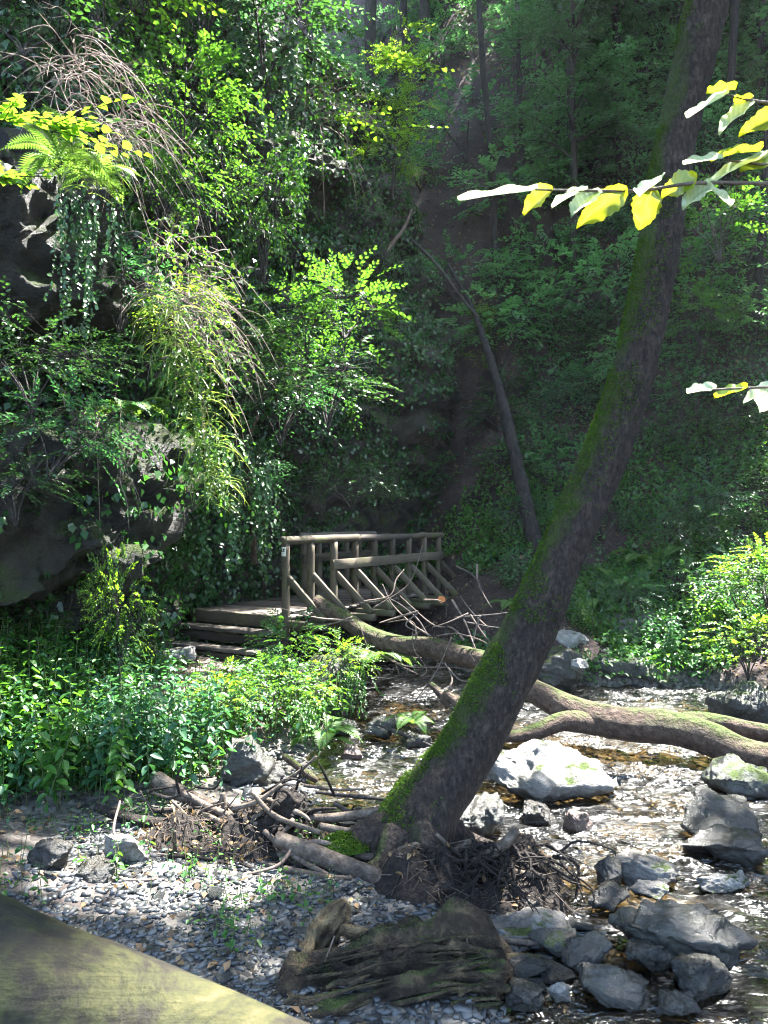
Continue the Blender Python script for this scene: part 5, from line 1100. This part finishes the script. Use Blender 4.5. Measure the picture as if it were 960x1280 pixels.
# trunks and deadwood on the dark slope
def slope_log(label, pts, r, name='tree_trunk', cat='tree', mat='bark', group=None):
    P = pxpath(pts); g = Geo(); base = P[0].copy(); tube(g, P - base, r, 12, len(P) * 10, .15, 3, ridge=(1.6, .8)); o = obj(name, g, M[mat]); o.location = base; return tag(o, label, cat, group)
slope_log('dark leaning trunk on the slope right of the bridge', [(672, 700, 13.2), (655, 620, 13.5), (632, 520, 14.2), (610, 440, 15), (590, 385, 15.8), (560, 330, 16.5)], (.17, .13, .1, .075, .05, .03), mat='bark_dark')
slope_log('straight trunk at the top centre, left one', [(462, 215, 23.5), (462, 100, 23.8), (464, -30, 24), (466, -200, 25)], (.2, .18, .16, .13), mat='bark_dark'); slope_log('straight trunk at the top centre, right one', [(508, 200, 24), (506, 90, 24.2), (504, -40, 24.5), (502, -200, 25)], (.13, .12, .1, .08), mat='bark_dark')
slope_log('mossy log lying level across the dark slope', [(390, 192, 22), (460, 190, 22.5), (540, 186, 22.5), (600, 184, 22.6), (648, 172, 22.6)], (.16, .2, .19, .17, .1), 'fallen_log', 'log')
slope_log('crooked pale snag at the right end of the level log', [(600, 190, 22), (630, 170, 22), (642, 150, 22), (660, 135, 22)], (.1, .09, .06, .03), 'dead_branch', 'branch', 'dead_wood')
slope_log('pale split plank of wood leaning on the dark slope', [(522, 195, 21.5), (545, 212, 21.3)], (.14, .1), 'dead_branch', 'branch', 'dead_wood')
slope_log('thin pale branch slanting up the dark slope', [(475, 330, 15.5), (490, 305, 15.6), (505, 285, 15.8), (515, 262, 16)], (.035, .04, .035, .025), 'dead_branch', 'branch', 'twig_pale')
slope_log('dark thin branch crossing down the bare slope', [(515, 300, 16), (545, 330, 15.6), (575, 370, 15.2), (600, 400, 15)], (.03, .035, .03, .02), 'dead_branch', 'branch', 'bark')
slope_log('pale bare branch curving in shade at top centre', [(385, 115, 13), (405, 105, 13), (425, 98, 13), (445, 88, 13)], (.03, .028, .022, .012), 'dead_branch', 'branch', 'twig_pale'); slope_log('mossy vine stem rising behind the first bridge post', [(318, 705, 11.6), (314, 620, 11.6), (308, 560, 11.6), (322, 520, 11.8)], (.05, .045, .04, .03), 'vine_stem', 'vine', 'log_moss')
for k, (px, py, d, r, tp) in enumerate(((655, 330, 20, .1, -8), (700, 300, 21, .13, 10), (730, 330, 19, .09, 6), (775, 350, 18, .1, -6), (690, 200, 25, .15, 5), (905, 300, 17, .14, 14), (935, 560, 14.5, .13, 20), (620, 330, 18, .12, -20), (960, 200, 20, .16, 10), (575, 120, 27, .16, 4))):
    slope_log(['thin trunk just right of the bare slope', 'straight trunk in the mid distance left of the leaning tree', 'slim trunk close left of the leaning tree', 'slim trunk partly behind the leaning tree', 'far trunk high on the wooded slope', 'trunk right of the leaning tree, upper', 'dark trunk at the right edge above the herbs', 'stump like trunk beside the bare slope', 'trunk in the upper right corner', 'far trunk at the top above the dark slope'][k],
              [(px, py, d), (px + tp * .3, py - 130, d + .2), (px + tp, py - 300, d + .5), (px + tp * 1.5, py - 520, d + 1)], (r * .8, r * .7, r * .6, r * .4), mat='bark_dark')

# ------------------------------------------------------------------ moss tufts on trunk, log and stones
def tufts(geo, P, N, size):
    k = len(P); leaves(geo, P, N * .6 + rvec(k) * .8, rvec(k) + N, size * rng.uniform(.6, 1.5, k), size * .5, False, .3, .1)
fu = rng.uniform(4, 200, 26000); iu = fu.astype(int); cth = rng.normal(0, .85, 26000)
Tn = unit(np.gradient(TC, axis=0)); ref = np.array([-.85, -.25, .3]); Nn = unit(ref - Tn * (Tn @ ref)[:, None]); Bb = np.cross(Tn, Nn)
Rr = np.interp(np.linspace(0, 1, 260), np.linspace(0, 1, len(TRr)), TRr); nd = np.cos(cth)[:, None] * Nn[iu] + np.sin(cth)[:, None] * Bb[iu]
P = TC[iu] + (TC[iu + 1] - TC[iu]) * (fu - iu)[:, None] + nd * (Rr[iu] * 1.0)[:, None]; mk = vnoise(P * 3.2) + .6 * vnoise(P * 8) - .4 * np.abs(cth) + np.interp(iu, [0, 30, 110, 150, 200], [.45, .5, .62, .25, -.2]) > .0
g = Geo(); tufts(g, P[mk] - np.array(tree.location), nd[mk], .018); tag(obj('moss', g, M['moss_tuft'], tree), kind='stuff')
def moss_patch(label, px, py, d, w, h=.05, n=1600):
    c = at(px, py, d); a = rng.uniform(0, 2 * PI, n); r = np.sqrt(rng.random(n)) * w; P = np.stack([np.cos(a) * r, np.sin(a) * r * .8, h * (1 - (r / w) ** 2)], -1); N = unit(np.stack([P[:, 0], P[:, 1], np.full(n, w * .8)], -1))
    g = Geo(); tufts(g, P, N, .02); rr = np.linspace(0, 1, 6); th = np.linspace(0, 2 * PI, 14, endpoint=False); X = np.outer(rr, np.cos(th)) * w; Y = np.outer(rr, np.sin(th)) * w * .8; Z = h * (1 - rr[:, None] ** 2) - .012 + 0 * X
    i = np.arange(5)[:, None] * 14; j = np.arange(14)[None]; j2 = (j + 1) % 14; g.add(np.stack([X, Y, Z], -1).reshape(-1, 3), np.stack([i + j, i + j2, i + 14 + j2, i + 14 + j], -1).reshape(-1, 4), None, .2)
    o = obj('moss_cushion', g, M['moss_tuft']); o.location = c; tag(o, label, 'moss')
moss_patch('bright moss cushion on the shingle below driftwood', 302, 1138, 4.55, .1, .05); moss_patch('green moss cushion left of the trunk foot', 432, 1056, 5.0, .17, .07); moss_patch('moss cushion on the root mound below the trunk', 488, 1098, 4.75, .1, .05)
moss_patch('small yellow moss cushion on sunlit shingle', 240, 1130, 4.6, .07, .03); moss_patch('moss cushion beside grey stones at the left', 105, 1105, 4.85, .07, .03)

# ------------------------------------------------------------------ leafy twigs close to the camera, at right
def big_leaf(base, tip, width, face, bend=.15, seed=0):
    """broad toothed leaf: a curved grid with a folded midrib and wavy margin"""
    r = np.random.default_rng(seed); L = np.linalg.norm(tip - base); D = unit(tip - base); S = unit(face - D * (face @ D)); N = np.cross(D, S)
    if N[2] < 0: N = -N
    m, n = 15, 9; t = np.linspace(0, 1, m); w = np.sin(PI * t ** .85) ** .75 * (1 - .25 * t) * (1 + .07 * ((np.arange(m) % 2) * 2 - 1)); w[0] = w[-1] = .02
    s = np.linspace(-1, 1, n); ph = r.uniform(0, 6)
    V = base + D * L * t[:, None, None] + S * (width * .5 * w[:, None] * s[None])[..., None] + N * ((.16 * width * np.abs(s)[None] ** 1.3 - bend * L * (t ** 2)[:, None] + .05 * width * np.sin(7 * t[:, None] * 2 + 3 * np.sign(s)[None] + ph) * np.abs(s)[None]))[..., None]
    i = (np.arange(m - 1)[:, None] * n + np.arange(n - 1)[None]).ravel(); return Geo().add(V.reshape(-1, 3), np.stack([i, i + 1, i + n + 1, i + n], -1), None, np.clip(.35 + .25 * r.random() + .35 * (((np.arange(m)[:, None] + np.abs(np.arange(n) - n // 2)[None]) % 2) - .3) - .5 * (np.arange(n)[None] == n // 2) + r.normal(0, .06, (m, n)), 0, 1).ravel())
def leaf_twig(label, stem, rows, d):
    P = pxpath([(a, b, dd) for a, b, dd in stem]); t = thing('hazel_twig', label, 'twig', P[0]); b0 = P[0]
    g = Geo(); tube(g, P - b0, np.linspace(.0035, .0015, len(P)), 8, 40, .1, 60); obj('stem', g, M['dead_wood'], t)
    for k, (bx, by, tx_, ty_, wpx, dd) in enumerate(rows):
        ba = at(bx, by, d); ti = at(tx_, ty_, d + dd); W_ = .047; ap = min(1.0, wpx / FPX * d / W_); D = unit(ti - ba); perp = unit(np.cross(D, np.array([0, 1., 0]))); face = perp * ap + np.array([0, 1., 0]) * math.sqrt(max(0, 1 - ap * ap)) * (1 if perp[2] > 0 else -1)
        o = obj('leaf', big_leaf(ba - b0, ti - b0, W_, face, .06 + .1 * (k % 3), k + int(d * 100)), M['leaf_near' if k % 3 == 1 or wpx > 28 else 'leaf_near_glare'], t)
M['leaf_near'] = leafmat('leaf_near', [(.03, .09, .012), (.1, .2, .02), (.22, .32, .03)], (.95, .9, .012), .6, .25, .8, .45); M['leaf_near_glare'] = leafmat('leaf_near_glare', [(.06, .14, .05), (.3, .38, .24), (.55, .6, .48)], (.8, .86, .5), .5, .2, 1.0, .4)  # second material puts blown-out sun glare into the leaf colour
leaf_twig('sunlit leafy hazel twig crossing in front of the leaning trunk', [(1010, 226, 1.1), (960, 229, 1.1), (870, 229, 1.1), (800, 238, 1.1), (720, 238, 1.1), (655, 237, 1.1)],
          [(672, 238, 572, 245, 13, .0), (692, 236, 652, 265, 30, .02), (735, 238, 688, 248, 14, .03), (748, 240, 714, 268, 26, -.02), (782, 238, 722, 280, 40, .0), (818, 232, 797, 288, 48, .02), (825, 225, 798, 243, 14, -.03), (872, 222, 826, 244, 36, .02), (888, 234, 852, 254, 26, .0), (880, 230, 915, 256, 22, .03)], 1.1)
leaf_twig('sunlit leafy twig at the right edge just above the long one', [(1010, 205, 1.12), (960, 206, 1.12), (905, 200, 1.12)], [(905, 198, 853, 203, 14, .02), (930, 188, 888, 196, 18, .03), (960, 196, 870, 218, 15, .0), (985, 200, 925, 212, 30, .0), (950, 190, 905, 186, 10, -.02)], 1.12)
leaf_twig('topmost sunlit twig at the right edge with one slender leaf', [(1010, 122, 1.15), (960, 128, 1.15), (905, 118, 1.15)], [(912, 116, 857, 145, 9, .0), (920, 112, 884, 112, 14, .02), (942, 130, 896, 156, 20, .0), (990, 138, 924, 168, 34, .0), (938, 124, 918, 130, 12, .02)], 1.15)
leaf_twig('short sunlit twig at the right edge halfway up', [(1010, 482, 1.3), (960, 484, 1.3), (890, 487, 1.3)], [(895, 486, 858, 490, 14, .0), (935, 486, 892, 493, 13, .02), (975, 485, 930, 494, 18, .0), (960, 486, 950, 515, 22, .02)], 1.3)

# ------------------------------------------------------------------ air in the ravine
bm = bmesh.new(); bmesh.ops.create_cube(bm, size=1.0); me = bpy.data.meshes.new('haze'); bm.to_mesh(me); bm.free()
hz = link('haze', me); hz.scale = (150, 140, 130); hz.location = (0, 15, 62.5); tag(hz, 'faint sunlit haze filling the wooded ravine', 'haze', kind='stuff')
m, t, o = nodes('haze'); pv = t.nodes.new('ShaderNodeVolumePrincipled'); pv.inputs['Color'].default_value = (.9, .93, 1.0, 1); pv.inputs['Density'].default_value = .00035; pv.inputs['Anisotropy'].default_value = .3
t.links.new(pv.outputs[0], o.inputs['Volume']); me.materials.append(m)
